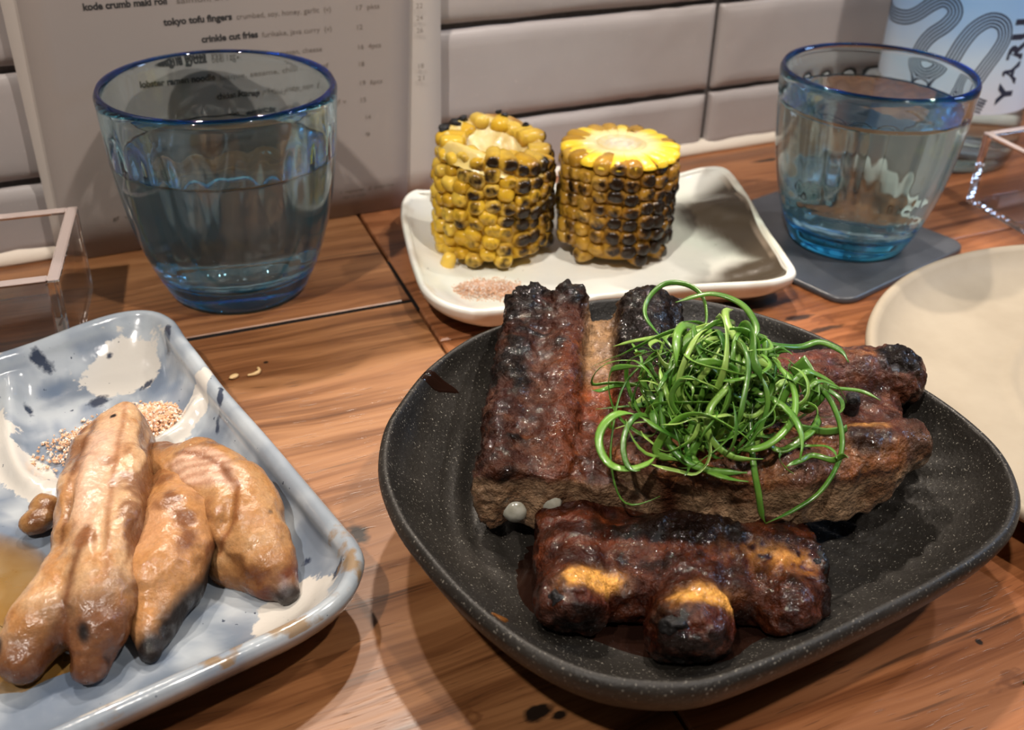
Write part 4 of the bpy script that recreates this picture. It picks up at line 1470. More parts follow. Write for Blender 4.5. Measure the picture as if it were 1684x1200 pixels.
def green_mat(name, c1, c2):
    b = Mat(name)
    inf = b.n('ObjectInfo').outputs['Random']
    co = b.coord()
    c = b.mix(inf, c1, c2)
    c = b.mix(b.ramp(b.noise(co, 160, 2), [(0.35, 0.0), (0.7, 0.4)]), c, (0.22, 0.38, 0.06))
    return b.bsdf(color=c, rough=0.30, sss=0.12, sss_r=(0.4, 1.0, 0.2), sss_s=0.0010, coat=0.25, coat_rough=0.1, normal=b.bump(b.noise(b.mapping(co, scale=(1, 1, 1)), 1200, 2), 0.15, 0.0003))


GREENS = [green_mat('scallion_dark', (0.024, 0.105, 0.012), (0.085, 0.225, 0.022)), green_mat('scallion_light', (0.14, 0.33, 0.040), (0.34, 0.50, 0.12))]


def mound(u, v):
    return 24 * math.exp(-(((u - 6) / 27) ** 2 + ((v + 1) / 24) ** 2)) + 44


def strand(path, wdt, flat, mat, tw=0.0, taper=True):
    P = np.array(path, float)
    for q in P:
        for bt in RIB_TREES:
            hit = bt.ray_cast(Vector((q[0], q[1], 120)), Vector((0, 0, -1)))[0]
            if hit is not None and q[2] < hit.z + wdt + .5:
                q[2] = hit.z + wdt + .5
    for _ in range(3):
        P[1:-1, 2] = np.maximum(P[1:-1, 2], .25 * P[:-2, 2] + .5 * P[1:-1, 2] + .25 * P[2:, 2])
    n = len(P)
    t = np.linspace(0, 1, n)
    rad = wdt * (np.clip(np.minimum(t, 1 - t) * 9, 0.25, 1) if taper else 1)
    V, F = tube(P, rad, 6, flat, tw, up=(0.2, 0.1, 1))
    mk('scallion_strand', uv2w(V) / 1000, F, mat, sg)


rs = np.random.default_rng(22)
for k in range(215):
    rr = abs(rs.normal(0, 1.0))
    a = rs.uniform(0, 2 * np.pi)
    cu, cv = 7 + 14.5 * rr * math.cos(a), 1 + 12.5 * rr * math.sin(a)
    cu, cv = np.clip(cu, -17, 34), np.clip(cv, -18, 25)
    top = mound(cu, cv)
    cz = rs.uniform(45, max(top - 3, 47))
    R = rs.uniform(4.5, 12.5)
    arc = rs.uniform(2.2, 6.3)
    ph = rs.uniform(0, 2 * np.pi)
    nrm = rs.normal(0, 1, 3) * np.array([1, 1, .8])
    nrm /= np.linalg.norm(nrm)
    e1 = np.cross(nrm, [0.3, 0.2, 1])
    e1 /= np.linalg.norm(e1)
    e2 = np.cross(nrm, e1)
    t = np.linspace(0, 1, 26)
    grow = 1 + rs.uniform(-.4, .5) * t
    P = np.array([cu, cv, cz]) + R * grow[:, None] * (np.cos(ph + arc * t)[:, None] * e1 + np.sin(ph + arc * t)[:, None] * e2) + nrm * (rs.uniform(-8, 8) * t)[:, None]
    P += 0.8 * np.stack([vnoise(np.stack([t * 5, 0 * t + k, 0 * t + q], 1), 300 + q) for q in range(3)], 1)
    lo = 42.5
    P[:, 2] = np.where(P[:, 2] < lo, lo + 0.15 * (lo - P[:, 2]), P[:, 2])
    up = np.array([mound(p[0], p[1]) + 4 for p in P])
    P[:, 2] = np.where(P[:, 2] > up, up + 0.25 * (P[:, 2] - up), P[:, 2])
    strand(P, rs.uniform(0.45, 0.85) if k % 3 else rs.uniform(.9, 1.45), rs.uniform(.10, .26), GREENS[1 if rs.uniform() < .28 else 0], rs.uniform(-2.5, 2.5))


def hand(pts, wdt, flat=.5, m=0, tw=0.8):
    strand(catmull(np.array(pts, float), 40, closed=False), wdt, flat, GREENS[m], tw)


# the longer strands one can follow in the photograph
hand([(10, 8, 62), (-4, 8, 60), (-14, 5, 56), (-19, 1, 50), (-21.5, -9, 44), (-22, -17, 39), (-20, -21.5, 33), (-17, -23, 30), (-12, -22.5, 31.5), (-9, -22, 33)], .62)
hand([(14, -8, 52), (14, -15, 47), (14.5, -21, 42), (16, -24, 36), (17.5, -24.5, 30), (19, -24.5, 27)], .85, .5)
hand([(19, -24.5, 27), (26, -23.5, 31), (33, -21, 36), (38, -15, 42), (39, -8, 47), (37, 0, 51), (33, 6, 53), (27, 9, 57)], .75)
hand([(-8, 10, 62), (-12, 18, 64), (-11, 25, 66), (-6, 30, 68.5), (0, 29, 69), (4, 24, 68), (4, 14, 66), (1, 6, 64)], .75)
hand([(10, 16, 60), (18, 16, 59), (26, 17, 57), (33, 20, 55), (39, 23, 55), (45, 22, 53), (47, 19, 51)], 1.0, .35)
hand([(24, 7, 54), (32, 5, 52.5), (40, 6, 50.5), (48, 7, 49), (53, 5, 47.5)], .6)
hand([(-20, 22, 52), (-15, 20, 55), (-8, 18, 58), (0, 15, 61), (8, 11, 64)], 1.0, .4, 1)
hand([(8, 6, 64), (10, -3, 65), (8, -10, 62), (2, -16, 57), (2, -20, 51), (8, -23, 47), (16, -22, 46)], 1.0, .45, 1)
hand([(11, 15, 69), (8, 10, 71), (8, 3, 70), (12, -4, 67), (19, -6, 63)], 1.1, .5, 1)
hand([(20, 2, 62), (25, -6, 58), (24, -14, 53), (17, -20, 49), (9, -20, 47)], 1.0, .45, 1)
hand([(-8, 0, 57), (-9, -8, 52), (-8, -16, 47), (-3, -22, 44), (5, -24, 43), (12, -24, 43)], .95, .45)
hand([(-4, 20, 68), (6, 22, 70), (14, 18, 69), (17, 10, 66), (13, 4, 64)], 1.0, .4)
# one broad flat leaf piece
t = np.linspace(0, 1, 14)
P = catmull(np.array([(29, 8, 57), (31, 5, 55), (32, 1, 53), (32, -3, 51)], float), 14, closed=False)
V, F = tube(P, 3.4 * np.clip(np.minimum(t + .25, 1.2 - t) * 4, .4, 1), 8, .16, .15, up=(0, 1, .3))
tag(mk('scallion_leaf', uv2w(V) / 1000, F, GREENS[0], sg), 'broad flat piece of green scallion leaf')


# ------------------------------------------------------------------ grilled chicken
CHICK = meat_mat('grilled_chicken', bump=0.40, bscale=800, coat=0.8, sss=0.10, spec=0.4, dist=0.0005, speck=0.30, cs=780)
TAN = np.array([.60, .375, .200])
PINK = np.array([.66, .43, .30])
GOLD = np.array([.47, .225, .080])
BRN = np.array([.155, .050, .018])


def chicken(fn, lo, hi, seed, paint, label):
    V, F = surface_nets(fn, lo, hi, 0.62)
    N = vert_normals(V, F)
    V = V + N * (1.5 * fbm(V, 10, 2, seed) + .40 * (.5 - 2 * np.abs(fbm(V, 6.5, 2, seed + 7))) + 0.12 * fbm(V, 1.8, 2, seed + 3))[:, None]
    N = vert_normals(V, F)
    c, r = paint(V, N)
    cen = V.mean(0)
    o = mk('chicken_piece', V / 1000, F, CHICK, org=(cen[0] / 1000, cen[1] / 1000, V[:, 2].min() / 1000), cols={'Col': c, 'Rgh': r})
    tag(o, label, 'chicken', 'grilled chicken pieces on the blue platter')
    return o


def fK1(P):
    a = seg_chain(P, [(15, 285, 17), (10, 263, 19), (5, 240, 19), (-1, 222, 17)], [9, 10.2, 10.2, 9])
    top = seg_chain(P, [(15, 286, 23), (10, 263, 26), (5, 241, 25), (1, 226, 21)], [7.5, 9, 8.5, 7])
    top = smax(top, P[:, 2] - 31.5 + .10 * np.abs(P[:, 1] - 262) * .5, 2.5)
    l1 = seg_chain(P, [(-5, 233, 16), (-13, 222, 15), (-20, 216, 12)], [8.5, 8.5, 6.5])
    l2 = seg_chain(P, [(1, 224, 18), (-3, 214, 14.5), (-5.5, 208, 11)], [8.5, 7.5, 5.0])
    lw = seg_chain(P, [(9.5, 284, 15), (4.5, 262, 17.5), (0, 242, 17)], [8, 9.0, 8.6])
    lt = smax(seg_chain(P, [(9, 283, 21), (4, 262, 24), (0, 245, 22)], [7, 8, 7]), P[:, 2] - 29.5, 2.5)
    d = smin(smin(smin(a, top, 3), smin(lw, lt, 3), 2), smin(l1, l2, 1.2), 3)
    cre = seg_chain(P, [(19, 281, 33), (13, 268, 34), (8, 258, 34.5), (6, 244, 34), (2, 228, 29)], [1.2, 1.9, 2.1, 2.0, 1.2])
    d = smax(d, -cre, 1.2)
    cre2 = seg_chain(P, [(9, 282, 32), (2, 262, 32), (-4, 244, 27)], [1.0, 1.5, 1.2])
    return smax(d, -cre2, 1.5)


def pK1(V, N):
    x, y, z = V.T
    n1, n2, n3 = fbm(V, 14, 3, 201), fbm(V, 5, 3, 205), fbm(V, 2, 2, 209)
    c = lerp(TAN, GOLD * 1.05, sstep(-.2, .5, n2))
    pk = np.exp(-(blob(x, y, 8, 268, 5.5, 17, -.25) ** 2)) + .8 * np.exp(-(blob(x, y, 1, 243, 4.5, 14, -.25) ** 2))
    c = lerp(c, PINK, np.clip(1.1 * pk * sstep(26, 31, z), 0, 1))
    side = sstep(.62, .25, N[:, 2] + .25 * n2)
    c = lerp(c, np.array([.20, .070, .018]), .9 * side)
    lin = np.exp(-((x - 12 + .24 * (262 - y) + 1.5 * n1) / .9) ** 2) * sstep(24, 28, z)
    c = lerp(c, np.array([.30, .12, .045]), .7 * lin)
    br = .85 * sstep(.12, .40, n1 + .4 * n2) * (1 - .6 * np.clip(pk, 0, 1))
    c = lerp(c, BRN, np.clip(br, 0, .8))
    ln1 = dist_line(x + 1.2 * n2, y, np.array([(9, 286), (2, 266), (-2, 250), (-6, 238)], float))
    c = lerp(c, np.array([.17, .06, .018]), .85 * np.exp(-(ln1 / 1.1) ** 2) * sstep(-.6, .2, n1 + .5 * n3 + .2))
    ln2 = dist_line(x + 1.2 * n2, y, np.array([(0, 236), (-4, 227), (-8, 219), (-10, 212)], float))
    c = lerp(c, np.array([.15, .05, .016]), .85 * np.exp(-(ln2 / 1.3) ** 2))
    c = lerp(c, np.array([.24, .085, .025]), .8 * (1 - sstep(.5, 1.1, blob(x, y, -1, 233, 3.5, 3, 0) + .5 * n2)))
    tip = sstep(224, 211, y + 4 * n2)
    c = lerp(c, BRN * .75, tip * .9)
    ch = sstep(.45, .7, n1 + .3 * n3) * sstep(226, 212, y) + .9 * (np.linalg.norm(V - np.array([12, 285, 32]), axis=1) < 0)
    ch = np.maximum(ch, 1 - sstep(.6, 1.1, np.linalg.norm((V - np.array([-5, 211, 17])) / np.array([2.2, 3.5, 5]), axis=1)))
    ch = np.maximum(ch, 1 - sstep(.7, 1.1, np.linalg.norm((V - np.array([-25, 217, 15])) / np.array([3, 4, 4]), axis=1)))
    for q in ((14, 283, 30), (11, 226, 27), (20, 279, 25)):
        ch = np.maximum(ch, 1 - sstep(.8, 1.3, np.linalg.norm(V - np.array(q), axis=1)))
    c = lerp(c, CHAR * 1.4, np.clip(ch, 0, 1))
    return np.clip(c * 1.02, 0, .9), np.clip(.24 + .12 * n3 + .2 * ch, .14, .6)


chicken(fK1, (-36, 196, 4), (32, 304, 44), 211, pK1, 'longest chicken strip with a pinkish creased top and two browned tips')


def fK2(P):
    a = seg_chain(P, [(25, 262, 13.5), (22.5, 243, 15.5), (15.5, 227, 15), (10.5, 215, 11.5), (8, 208, 9)], [8, 11, 10.5, 6.0, 2.6])
    b = ball(P, (26, 244, 14), 8.5)
    d = smin(a, b, 3)
    d = smax(d, -seg_chain(P, [(13, 246, 29), (20, 238, 30), (27, 233, 25)], [1.2, 1.5, 1.2]), 2)
    return d


def pK2(V, N):
    x, y, z = V.T
    n1, n2, n3 = fbm(V, 12, 3, 221), fbm(V, 5, 3, 225), fbm(V, 2, 2, 229)
    c = lerp(GOLD * 1.02, np.array([.54, .28, .125]), sstep(-.3, .5, n2))
    c = lerp(c, np.array([.60, .32, .17]), .6 * np.exp(-(blob(x, y, 15, 236, 7, 9, 0) ** 2)))
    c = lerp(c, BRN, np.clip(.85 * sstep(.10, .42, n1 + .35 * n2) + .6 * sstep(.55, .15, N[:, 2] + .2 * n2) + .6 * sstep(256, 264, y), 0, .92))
    c = lerp(c, BRN, .75 * (1 - sstep(.5, 1.1, np.linalg.norm((V - np.array([22, 257, 24])) / np.array([4, 4, 6]), axis=1))))
    ch = sstep(13.5, 17, x + .42 * (y - 222) * -1 + 2.0 * n2) * sstep(234, 228, y) * sstep(19, 14, z)
    for q in ((17, 235, 28.5), (28, 255, 24)):
        ch = np.maximum(ch, 1 - sstep(1.0, 1.6, np.linalg.norm(V - np.array(q), axis=1)))
    ch = np.maximum(ch, sstep(212, 208, y))
    c = lerp(c, CHAR * 1.5, np.clip(ch, 0, 1))
    return c, np.clip(.24 + .14 * n3 + .2 * ch, .15, .7)


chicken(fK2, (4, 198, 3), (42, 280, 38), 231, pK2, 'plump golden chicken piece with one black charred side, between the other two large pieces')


def fK3(P):
    a = seg_chain(P, [(24, 277, 13), (33, 261, 15.5), (38, 241, 16), (42, 224, 12), (44.5, 214, 9.0)], [7.5, 11, 11, 7.2, 3.0], sc=(1, 1, .9))
    b = seg_chain(P, [(28, 246, 9), (33, 231, 9), (41, 219, 9)], [5, 6, 4])
    ov = seg_chain(P, [(35, 268, 19), (40.5, 248, 20), (43.5, 229, 16)], [6, 7.5, 5.5])
    d = smin(smin(a, ov, 4), b, 1.2)
    cre = seg_chain(P, [(27, 268, 27.5), (33, 259, 29), (36, 250, 29.5), (37, 239, 28.5), (33, 231, 21)], [1.5, 2.4, 2.9, 2.6, 1.8])
    return smax(d, -cre, 1.2)


def pK3(V, N):
    x, y, z = V.T
    n1, n2, n3 = fbm(V, 12, 3, 241), fbm(V, 5, 3, 245), fbm(V, 2, 2, 249)
    c = lerp(np.array([.44, .215, .078]), np.array([.50, .28, .125]), sstep(-.3, .5, n2))
    fib = .5 + .5 * np.sin((x * .5 + y) * 1.7 + 2 * n2)
    pk = (1 - sstep(.75, 1.05, blob(x, y, 33, 254, 7, 14, .45) + .3 * n2)) * sstep(17, 22, z)
    c = lerp(c, lerp(PINK, np.array([.40, .20, .115]), .75 * fib), pk)
    lip = dist_line(x + 1.0 * n2, y, np.array([(28, 266), (34, 259), (37.5, 250), (39, 241), (36, 232), (31, 230)], float))
    c = lerp(c, np.array([.20, .065, .02]), .8 * np.exp(-(lip / 1.0) ** 2) * (N[:, 2] > .1))
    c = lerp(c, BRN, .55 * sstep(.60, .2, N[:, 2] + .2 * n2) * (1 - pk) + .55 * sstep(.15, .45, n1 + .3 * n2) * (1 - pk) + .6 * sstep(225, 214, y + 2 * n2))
    c = lerp(c, BRN * .8, .6 * sstep(266, 276, y + 2 * n1))
    ch = sstep(217, 212, y + n2)
    for q, rr in (((44, 236, 27), 1.2), ((47, 228, 24), 2.0), ((46, 231, 24), 1.3), ((42, 233, 27), 1.2), ((45, 240, 27), .9)):
        ch = np.maximum(ch, .85 * (1 - sstep(rr * .8, rr * 1.4, np.linalg.norm(V - np.array(q), axis=1) + .6 * n3)))
    c = lerp(c, CHAR * 2.2, np.clip(ch, 0, 1))
    return c, np.clip(.28 + .14 * n3 + .2 * ch, .16, .7)


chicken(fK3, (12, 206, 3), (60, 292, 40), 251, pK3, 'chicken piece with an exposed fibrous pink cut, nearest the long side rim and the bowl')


def fK4(P):
    return smin(ball(P, (-9.0, 275, 10), 3.8, (1, 1.1, .85)), ball(P, (-11.5, 269.5, 10), 3.8, (1.1, 1, .8)), 1.5)


def pK4(V, N):
    n2 = fbm(V, 4, 3, 265)
    c = lerp(np.array([.36, .19, .07]), np.array([.17, .07, .025]), sstep(-.3, .4, n2))
    return c, np.full(len(V), .25)


chicken(fK4, (-20, 262, 3), (2, 286, 18), 261, pK4, 'small brown chicken morsel lying beside the longest strip')

b = Mat('soy_marinade')
_nz = b.noise(b.coord(), 70, 3)
SOY = b.bsdf(color=b.ramp(_nz, [(0.35, (0.24, 0.115, 0.016)), (0.7, (0.42, 0.24, 0.055))]), rough=0.05, coat=0.6, coat_rough=0.03,
             alpha=b.math('MULTIPLY', b.attr('Thk', 'Fac'), b.ramp(_nz, [(0.35, 0.92), (0.65, 0.62)])))
tag(puddle('marinade_pool', [(-32, 280), (-20, 273), (-11, 260), (-10, 246), (-14, 232), (-12, 216), (2, 205), (-12, 200), (-30, 206), (-44, 220), (-50, 240), (-44, 262)], lambda a, b: 5.7, 0.35, SOY),
    'thin amber marinade pooled on the blue platter beside the chicken', 'sauce', kind='stuff')


# ------------------------------------------------------------------ salt heaps
def salt(cx, cy, z0, rx, ry, hgt, n, label, seed, rot=0.0, size=(.45, 1.1)):
    r_ = np.random.default_rng(seed)
    hv, hf = lathe([(0, hgt * .8)] + [(q, hgt * .8 * (1 - q) ** 1.1) for q in np.linspace(.1, 1.0, 12)] + [(1.02, -.4), (0, -.4)], 40)
    octv = np.array([(1, 0, 0), (-1, 0, 0), (0, 1, 0), (0, -1, 0), (0, 0, 1), (0, 0, -1)], float)
    octf = np.array([(0, 2, 4), (2, 1, 4), (1, 3, 4), (3, 0, 4), (2, 0, 5), (1, 2, 5), (3, 1, 5), (0, 3, 5)])
    V, F, C = [], [], []
    hr = .62 * (1 + .22 * vnoise(hv * np.array([3, 3, 0]) + seed, 3))[:, None]
    c_, s_ = math.cos(rot), math.sin(rot)
    for i in range(n):
        rho = min(abs(r_.normal(0, .42)), 1.1)
        a = r_.uniform(0, 2 * np.pi)
        px, py = rho * rx * math.cos(a), rho * ry * math.sin(a)
        lift = hgt * max(0, 1 - rho) * r_.uniform(.0, 1) ** .5
        q = octv * r_.uniform(*size) * r_.uniform(.6, 1.2, 3)
        ax = r_.normal(0, 1, 3)
        Rm = np.array(Matrix.Rotation(r_.uniform(0, 6), 3, Vector(ax).normalized()))
        q = q @ Rm.T + np.array([cx + px * c_ - py * s_, cy + px * s_ + py * c_, z0 + lift + .3])
        V.append(q)
        F.append(octf + 6 * i)
        k = r_.uniform()
        col = np.array([.74, .52, .37]) * (1 - k) + np.array([.70, .36, .19]) * k if k > .3 else np.array([.80, .68, .58])
        C.append(np.tile(col, (6, 1)))
    V, F, C = np.vstack(V), np.vstack(F), np.vstack(C)
    hx, hy = hv[:, 0] * hr[:, 0] * rx, hv[:, 1] * hr[:, 0] * ry
    hq = np.stack([cx + hx * c_ - hy * s_, cy + hx * s_ + hy * c_, z0 + hv[:, 2] + .25 * vnoise(np.stack([hx, hy, 0 * hx], 1), 8)], 1)
    F = F.tolist() + [tuple(i + len(V) for i in q) for q in hf]
    V = np.vstack([V, hq])
    C = np.vstack([C, np.tile([.72, .48, .33], (len(hq), 1))])
    o = mk('salt_heap', V / 1000, F, SALT, org=(cx / 1000, cy / 1000, z0 / 1000), smooth=False, cols={'Col': C})
    tag(o, label, 'salt', 'heaps of pink salt', kind='stuff')


b = Mat('pink_salt')
SALT = b.bsdf(color=b.attr('Col'), rough=0.3, sss=0.2, sss_r=(1, .6, .4), sss_s=0.002)
salt(19, 309, 6.0, 27, 14, 6.5, 7500, 'heap of coarse pink seasoned salt in the well of the blue platter', 5, 0.2, (.3, .85))
salt(162, 352, 6.4, 22, 12, 3.4, 4500, 'heap of fine pink salt on the white oblong plate in front of the corn', 6, -.35, (.22, .5))


# ------------------------------------------------------------------ corn
def corn_mat(name, obj, base, dark_bias, seed, side):
    """kernel colour from the cob's own coordinates, so char patches run over many kernels"""
    b = Mat(name)
    co = b.coord(obj)
    inf = b.n('ObjectInfo').outputs['Random']
    tipf = b.attr('Tip', 'Fac')
    c = b.ramp(inf, [(0.0, base[0]), (0.5, base[1]), (1.0, base[2])])
    big = b.noise(b.mapping(co, loc=(seed, seed * 2, 0)), 75, 3, 0.6)
    sx = b.n('SeparateXYZ', {0: co}).outputs
    # grill side: how far round the cob the flame reached
    sd = b.math('ADD', b.math('MULTIPLY', sx[0], side[0]), b.math('MULTIPLY', sx[1], side[1]))
    burn = b.math('ADD', big, b.math('ADD', b.math('MULTIPLY', sd, 9.0), dark_bias))
    burn = b.math('ADD', burn, b.math('MULTIPLY', b.math('SUBTRACT', inf, 0.5), 0.22))
    brown = b.ramp(burn, [(0.38, 0.0), (0.60, 1.0)])
    c = b.mix(b.math('MULTIPLY', brown, b.math('ADD', 0.40, b.math('MULTIPLY', tipf, 0.55))), c, (0.20, 0.075, 0.013))
    ch = b.ramp(b.math('ADD', burn, b.math('ADD', b.math('MULTIPLY', tipf, 0.46), b.math('MULTIPLY', b.math('SUBTRACT', b.noise(co, 420, 2), 0.5), 0.35))), [(0.80, 0.0), (1.02, 1.0)])
    c = b.mix(b.math('MULTIPLY', ch, 0.97), c, (0.010, 0.006, 0.004))
    return b.bsdf(color=c, rough=0.24, coat=b.ramp(ch, [(0.0, 0.3), (0.6, 0.05)]), spec=0.28, sss=0.12, sss_r=(1.0, .55, .12), sss_s=0.0022, normal=b.bump(b.noise(co, 500, 3), 0.18, 0.0006))


def kernel_mesh(name, wd, ht, dp, mat, seed, sq=0.92):
    """rounded kernel: grows along +X from the cob, width along Y, height along Z"""
    nu, nv = 8, 12
    V, tip = [], []
    for i in range(nu + 1):
        a = -0.35 * math.pi + (0.85 * math.pi) * i / nu
        for j in range(nv):
            t = 2 * math.pi * j / nv
            cy, sy = math.cos(t), math.sin(t)
            e = lambda q: math.copysign(abs(q) ** sq, q)
            r = math.cos(a) ** 0.6 if a > 0 else 1.0 - 0.12 * (a / (-.35 * math.pi))
            if i == nu:
                r = 0.02
            V.append((dp * (math.sin(a) if a > 0 else a / (.35 * math.pi)), wd / 2 * r * e(cy), ht / 2 * r * e(sy)))
            tip.append(max(0, math.sin(a)) ** 2)
    V = np.array(V)
    V *= 1 + 0.08 * vnoise(V * 350 + seed * 3.7, seed)[:, None]
    dent = np.exp(-((V[:, 1] / (wd * .25)) ** 2 + (V[:, 2] / (ht * .2)) ** 2)) * (np.array(tip) > .6)
    V[:, 0] -= 0.10 * dp * dent
    F = grid_faces(nu + 1, nv)
    F.append(tuple(range(nu * nv, (nu + 1) * nv)))
    F.append(tuple(range(nv))[::-1])
    return mesh_data(name, V, F, mat, True, {'Tip': np.array(tip)})


def cob(x, y, z, R, H, rows, per, seed, base, bias, side, label, jit, tilt=(0, 0), lift=None):
    t = empty('corn_piece', (x, y, z))
    t.rotation_euler = (tilt[0], tilt[1], 0)
    tag(t, label, 'corn', 'grilled corn pieces on the white plate')
    m = corn_mat('corn_kernel', t, base, bias, seed, side)
    r_ = np.random.default_rng(seed)
    kw, kh = 2 * math.pi * R / rows * 1.16, H / per * 1.20
    meshes = [kernel_mesh('kernel', kw * q, kh * p, R * .20, m, seed + i) for i, (q, p) in enumerate([(1, 1), (.94, 1.06), (1.06, .94), (1.0, 1.1)])]
    for i in range(rows):
        ph = r_.uniform(-.5, .5) * jit
        for j in range(per):
            th = 2 * math.pi * (i + .5) / rows + r_.normal(0, .018 * jit)
            zz = (j + .5 + ph + (0.5 * (i % 2) if jit > .8 else 0)) * H / per + r_.normal(0, .0004 * jit)
            top = H if lift is None else H + lift(th)
            if zz > top - kh * (.35 if lift is None else .55) or zz < kh * .47:
                continue
            rr = R * .80 * (1 - .05 * (abs(zz / H - .5) * 2) ** 3) * (1 - (.13 * float(sstep(.60, 1.0, zz / H)) if lift is not None else 0))
            o = bpy.data.objects.new('kernel', meshes[r_.integers(0, 4)])
            COL.objects.link(o)
            o.parent = t
            o.location = (rr * math.cos(th), rr * math.sin(th), zz)
            s = r_.uniform(.88, 1.10) if jit > 1 else r_.uniform(.92, 1.06)
            o.rotation_euler = (r_.normal(0, .10 * jit), r_.normal(0, .06 * jit), th)
            o.scale = (s * r_.uniform(.9, 1.12), s, s)
    return t, m


YEL = [(0.54, 0.31, 0.020), (0.68, 0.43, 0.035), (0.74, 0.52, 0.090)]
COBZ = 0.0068
R1, H1 = 0.0266, 0.0510
cob1, m1 = cob(0.1838, 0.3885, COBZ, R1, H1, 23, 9, 11, YEL, -0.05, (0.80, -0.60), 'taller grilled corn piece with a hollow pale top, mostly yellow with scattered char',
               1.7, lift=lambda th: .0018 * math.sin(th * 2) + 0.0032 * math.sin(th - .5))
R2, H2 = 0.0256, 0.0470
cob2, m2 = cob(0.2320, 0.3685, COBZ, R2, H2, 22, 8, 17, [(0.36, 0.185, 0.018), (0.46, 0.26, 0.030), (0.54, 0.33, 0.06)], 0.025, (0.55, -0.30), 'shorter grilled corn piece with a clean flat cut yellow top and charred sides', .55)


def core(obj, R, H, mat, cone=0.0):
    V, F = lathe([(0, .0005), (R * .6, .0005), (R * .78, .003), (R * .87, .01), (R * .87, H * .6), (R * (.85 if cone == 0 else .76), H - .006), (R * (.76 - cone), H - .004), (0, H - .004)], 40)
    o = bpy.data.objects.new('cob_core', mesh_data('cob_core', V, F, mat))
    COL.objects.link(o)
    o.parent = obj
    return o


def child(name, V, F, mat, parent, cols=None, smooth=True):
    o = bpy.data.objects.new(name, mesh_data(name, V, F, mat, smooth, cols))
    COL.objects.link(o)
    o.parent = parent
    return o


core(cob1, R1, H1 - .006, m1, .08)
core(cob2, R2, H2, m2)

# cut top of the shorter cob: a wedge for each row and a pale pith
b = Mat('corn_cut')
_c = b.attr('Col')
CUTM = b.bsdf(color=_c, rough=0.3, sss=0.3, sss_r=(1, .7, .25), sss_s=0.002, coat=.2, normal=b.bump(b.noise(b.coord(), 420, 3), 0.3, 0.0008))
wed = []
for i in range(22):
    th0 = 2 * math.pi * (i + .5) / 22
    V, C = [], []
    nr, na = 9, 7
    for a in range(nr):
        s = a / (nr - 1)
        rad = R2 * (.40 + .57 * s)
        hw = (math.pi / 22) * (0.99 if s < .5 else .99 - .07 * (s - .5) ** 2 * 4)
        for q in range(na):
            f = 2 * q / (na - 1) - 1
            rr = rad - (R2 * .035 * f * f if a == nr - 1 else R2 * .02 * f * f)
            zt = H2 - .0004 - .0011 * abs(f) ** 3 * sstep(.3, .8, np.array(s)) - .0013 * s ** 6 + .0007 * math.sin(i * 2.3) * s + .0014 * s * (1 - s)
            V.append((rr * math.cos(th0 + hw * f), rr * math.sin(th0 + hw * f), float(zt)))
            pale = float(sstep(.62, .12, np.array(s)))
            C.append(lerp(np.array([.88, .60, .04]), np.array([.90, .77, .38]), pale))
    V = np.array(V)
    n0 = len(V)
    bot = V.copy()
    bot[:, 2] = H2 - .0034
    F = [q for q in grid_faces(nr, na, wrap=False)]
    ring = list(range(na)) + [a * na + na - 1 for a in range(1, nr)] + [(nr - 1) * na + q for q in range(na - 2, -1, -1)] + [a * na for a in range(nr - 2, 0, -1)]
    mm_ = len(ring)
    F = [q[::-1] for q in F]
    F += [(ring[k], ring[(k + 1) % mm_], n0 + ring[(k + 1) % mm_], n0 + ring[k]) for k in range(mm_)]
    child('cut_kernel', np.vstack([V, bot]), F, CUTM, cob2, {'Col': np.array(C + C)})
V, F = lathe([(0, H2 - .0002)] + [(R2 * s, H2 - .0004 + .0005 * math.sin(s * 40)) for s in np.linspace(.05, .42, 12)] + [(R2 * .43, H2 - .004)], 48)
rad = np.hypot(V[:, 0], V[:, 1]) / R2
star = .5 + .5 * np.cos(10 * np.arctan2(V[:, 1], V[:, 0]))
C = lerp(np.array([.72, .66, .50]), np.array([.72, .57, .27]), sstep(.12, .40, rad + .10 * (star - .5)))
tag(child('cut_pith', V, F, CUTM, cob2, {'Col': C}), 'pale pith in the middle of the cut top')

# hollow ragged top of the taller cob
nr, na = 22, 72
V, C = [], []
for a in range(nr):
    s = a / (nr - 1)
    for q in range(na):
        th = 2 * math.pi * q / na
        rimz = H1 - .0014 + .0018 * math.sin(th * 2) + .0036 * math.sin(th - .5)
        rr = R1 * .90 * s
        P = np.array([[rr * math.cos(th) * 220, rr * math.sin(th) * 220, 3.0]])
        dz = -.0075 * (1 - sstep(.20, .85, np.array(s))) + .0016 * float(fbm(P, 1.0, 3, 91)[0])
        drop = -.0075 * float(sstep(.78, 1.0, np.array(s))) ** 1.5
        V.append((rr * math.cos(th) + 1e-6 * q, rr * math.sin(th), rimz * float(.9 + .1 * s) + float(dz) + drop))
        n_ = float(fbm(P, .8, 3, 95)[0])
        C.append(lerp(np.array([.74, .62, .32]), np.array([.55, .40, .13]), float(np.clip(.45 + n_ * 1.2, 0, 1))) if s < .72 else lerp(np.array([.76, .58, .20]), np.array([.30, .14, .03]), float(np.clip(.5 * math.cos(th - .6) + .2 + n_, 0, 1))))
F = grid_faces(nr, na)
V = np.array(V)
tag(child('hollow_top', V, F, CUTM, cob1, {'Col': np.array(C)}), 'pale hollow ragged top')
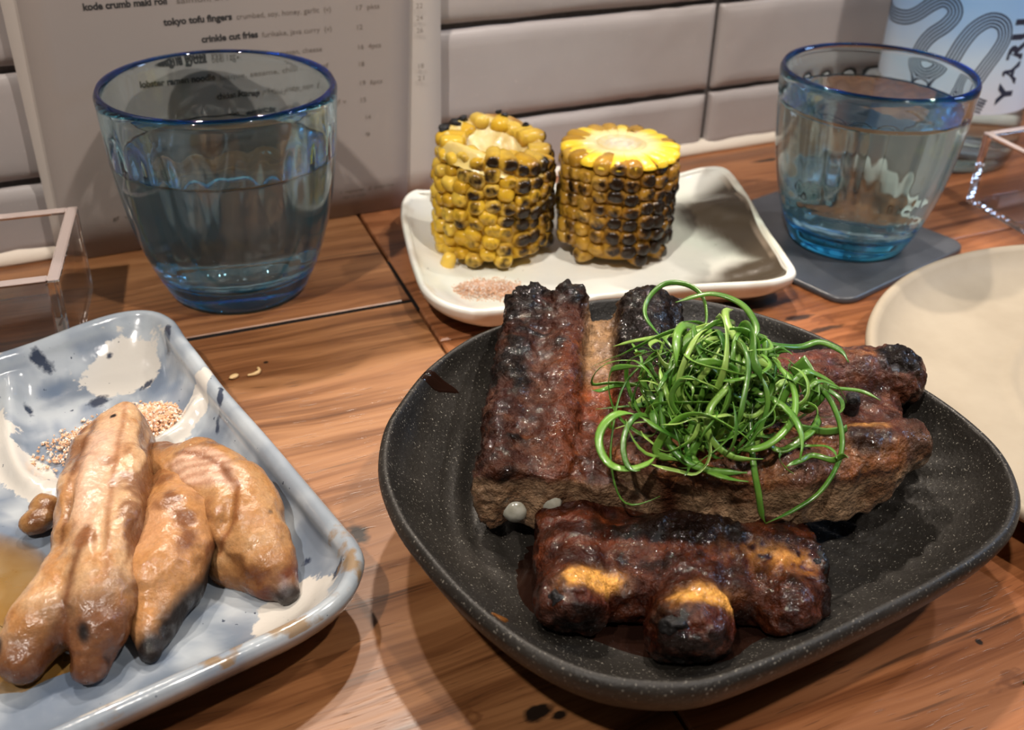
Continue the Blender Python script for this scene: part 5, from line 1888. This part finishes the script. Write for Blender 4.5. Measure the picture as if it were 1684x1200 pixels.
for k in range(9):
    th = random.uniform(.3, 2.6) + (0 if k < 11 else random.uniform(2, 4))
    V, F = lump((0, 0, 0), random.uniform(.8, 1.5), (1.5, .9, 1.0), 70 + k, n=16, amp=.6)
    rr = R1 * random.uniform(.66, .82)
    zz = H1 - .0022 + .0018 * math.sin(th * 2) + .0036 * math.sin(th - .5)
    child('char_crust', V / 1000 + np.array([rr * math.cos(th), rr * math.sin(th), zz]), F, CHARM, cob1)

# loose kernel
lk = bpy.data.objects.new('corn_kernel', kernel_mesh('corn_kernel', .0062, .0066, .0048, plain('kernel_yellow', (0.72, 0.47, 0.07), 0.25, coat=.3), 77))
COL.objects.link(lk)
lk.location = (0.1570, 0.3745, 0.0098)
lk.rotation_euler = (0.2, -1.2, 0.4)
tag(lk, 'single loose yellow corn kernel at the foot of the taller corn piece', 'kernel')

# crumbs on the table -----------------------------------------------------------
SEED = plain('sesame', (0.66, 0.44, 0.20), 0.45)
for (a, bb, ro, lab) in [(58.8, 337.3, .3, 'pale sesame seed on the table, the one lying nearer the blue platter'), (66.0, 337.2, 0.1, 'pale curved crumb on the table, the one lying farther from the blue platter')]:
    if a < 60:
        V, F = lump((0, 0, .8), 1.0, (1.9, 1.1, .8), 81, n=12, amp=.12)
    else:
        V, F = tube(catmull(np.array([(-2.6, -.6, .7), (-.6, -1.0, .7), (1.4, -.6, .8), (2.3, .9, .9), (2.2, 2.2, .8)], float), 16, closed=False), np.concatenate([np.linspace(.4, .75, 8), np.linspace(.75, .45, 8)]), 8)
    cr, sr = math.cos(ro), math.sin(ro)
    V = np.stack([V[:, 0] * cr - V[:, 1] * sr, V[:, 0] * sr + V[:, 1] * cr, V[:, 2]], 1) + np.array([a, bb, 0])
    tag(mk('crumb', V / 1000, F, SEED, org=(a / 1000, bb / 1000, 0)), lab, 'crumb')
V, F = lump((207.5, 116, .5), 0.9, (1.4, .6, .5), 83, n=10, amp=.3)
tag(mk('herb_fleck', V / 1000, F, GREENS[0], org=(.2075, .116, 0)), 'tiny green herb fleck on the bare table in front of the bowl', 'crumb')

# light through the glasses falls on what stands around them
for o in SC.objects:
    if o.type == 'MESH':
        if o.name.startswith('tumbler') or (o.name.startswith('water') and o.parent and o.parent.name.startswith('water_glass')):
            o.cycles.is_caustics_caster = True
        elif o.name.startswith(('plank', 'coaster', 'front_sheet', 'underboard')):
            o.cycles.is_caustics_receiver = True
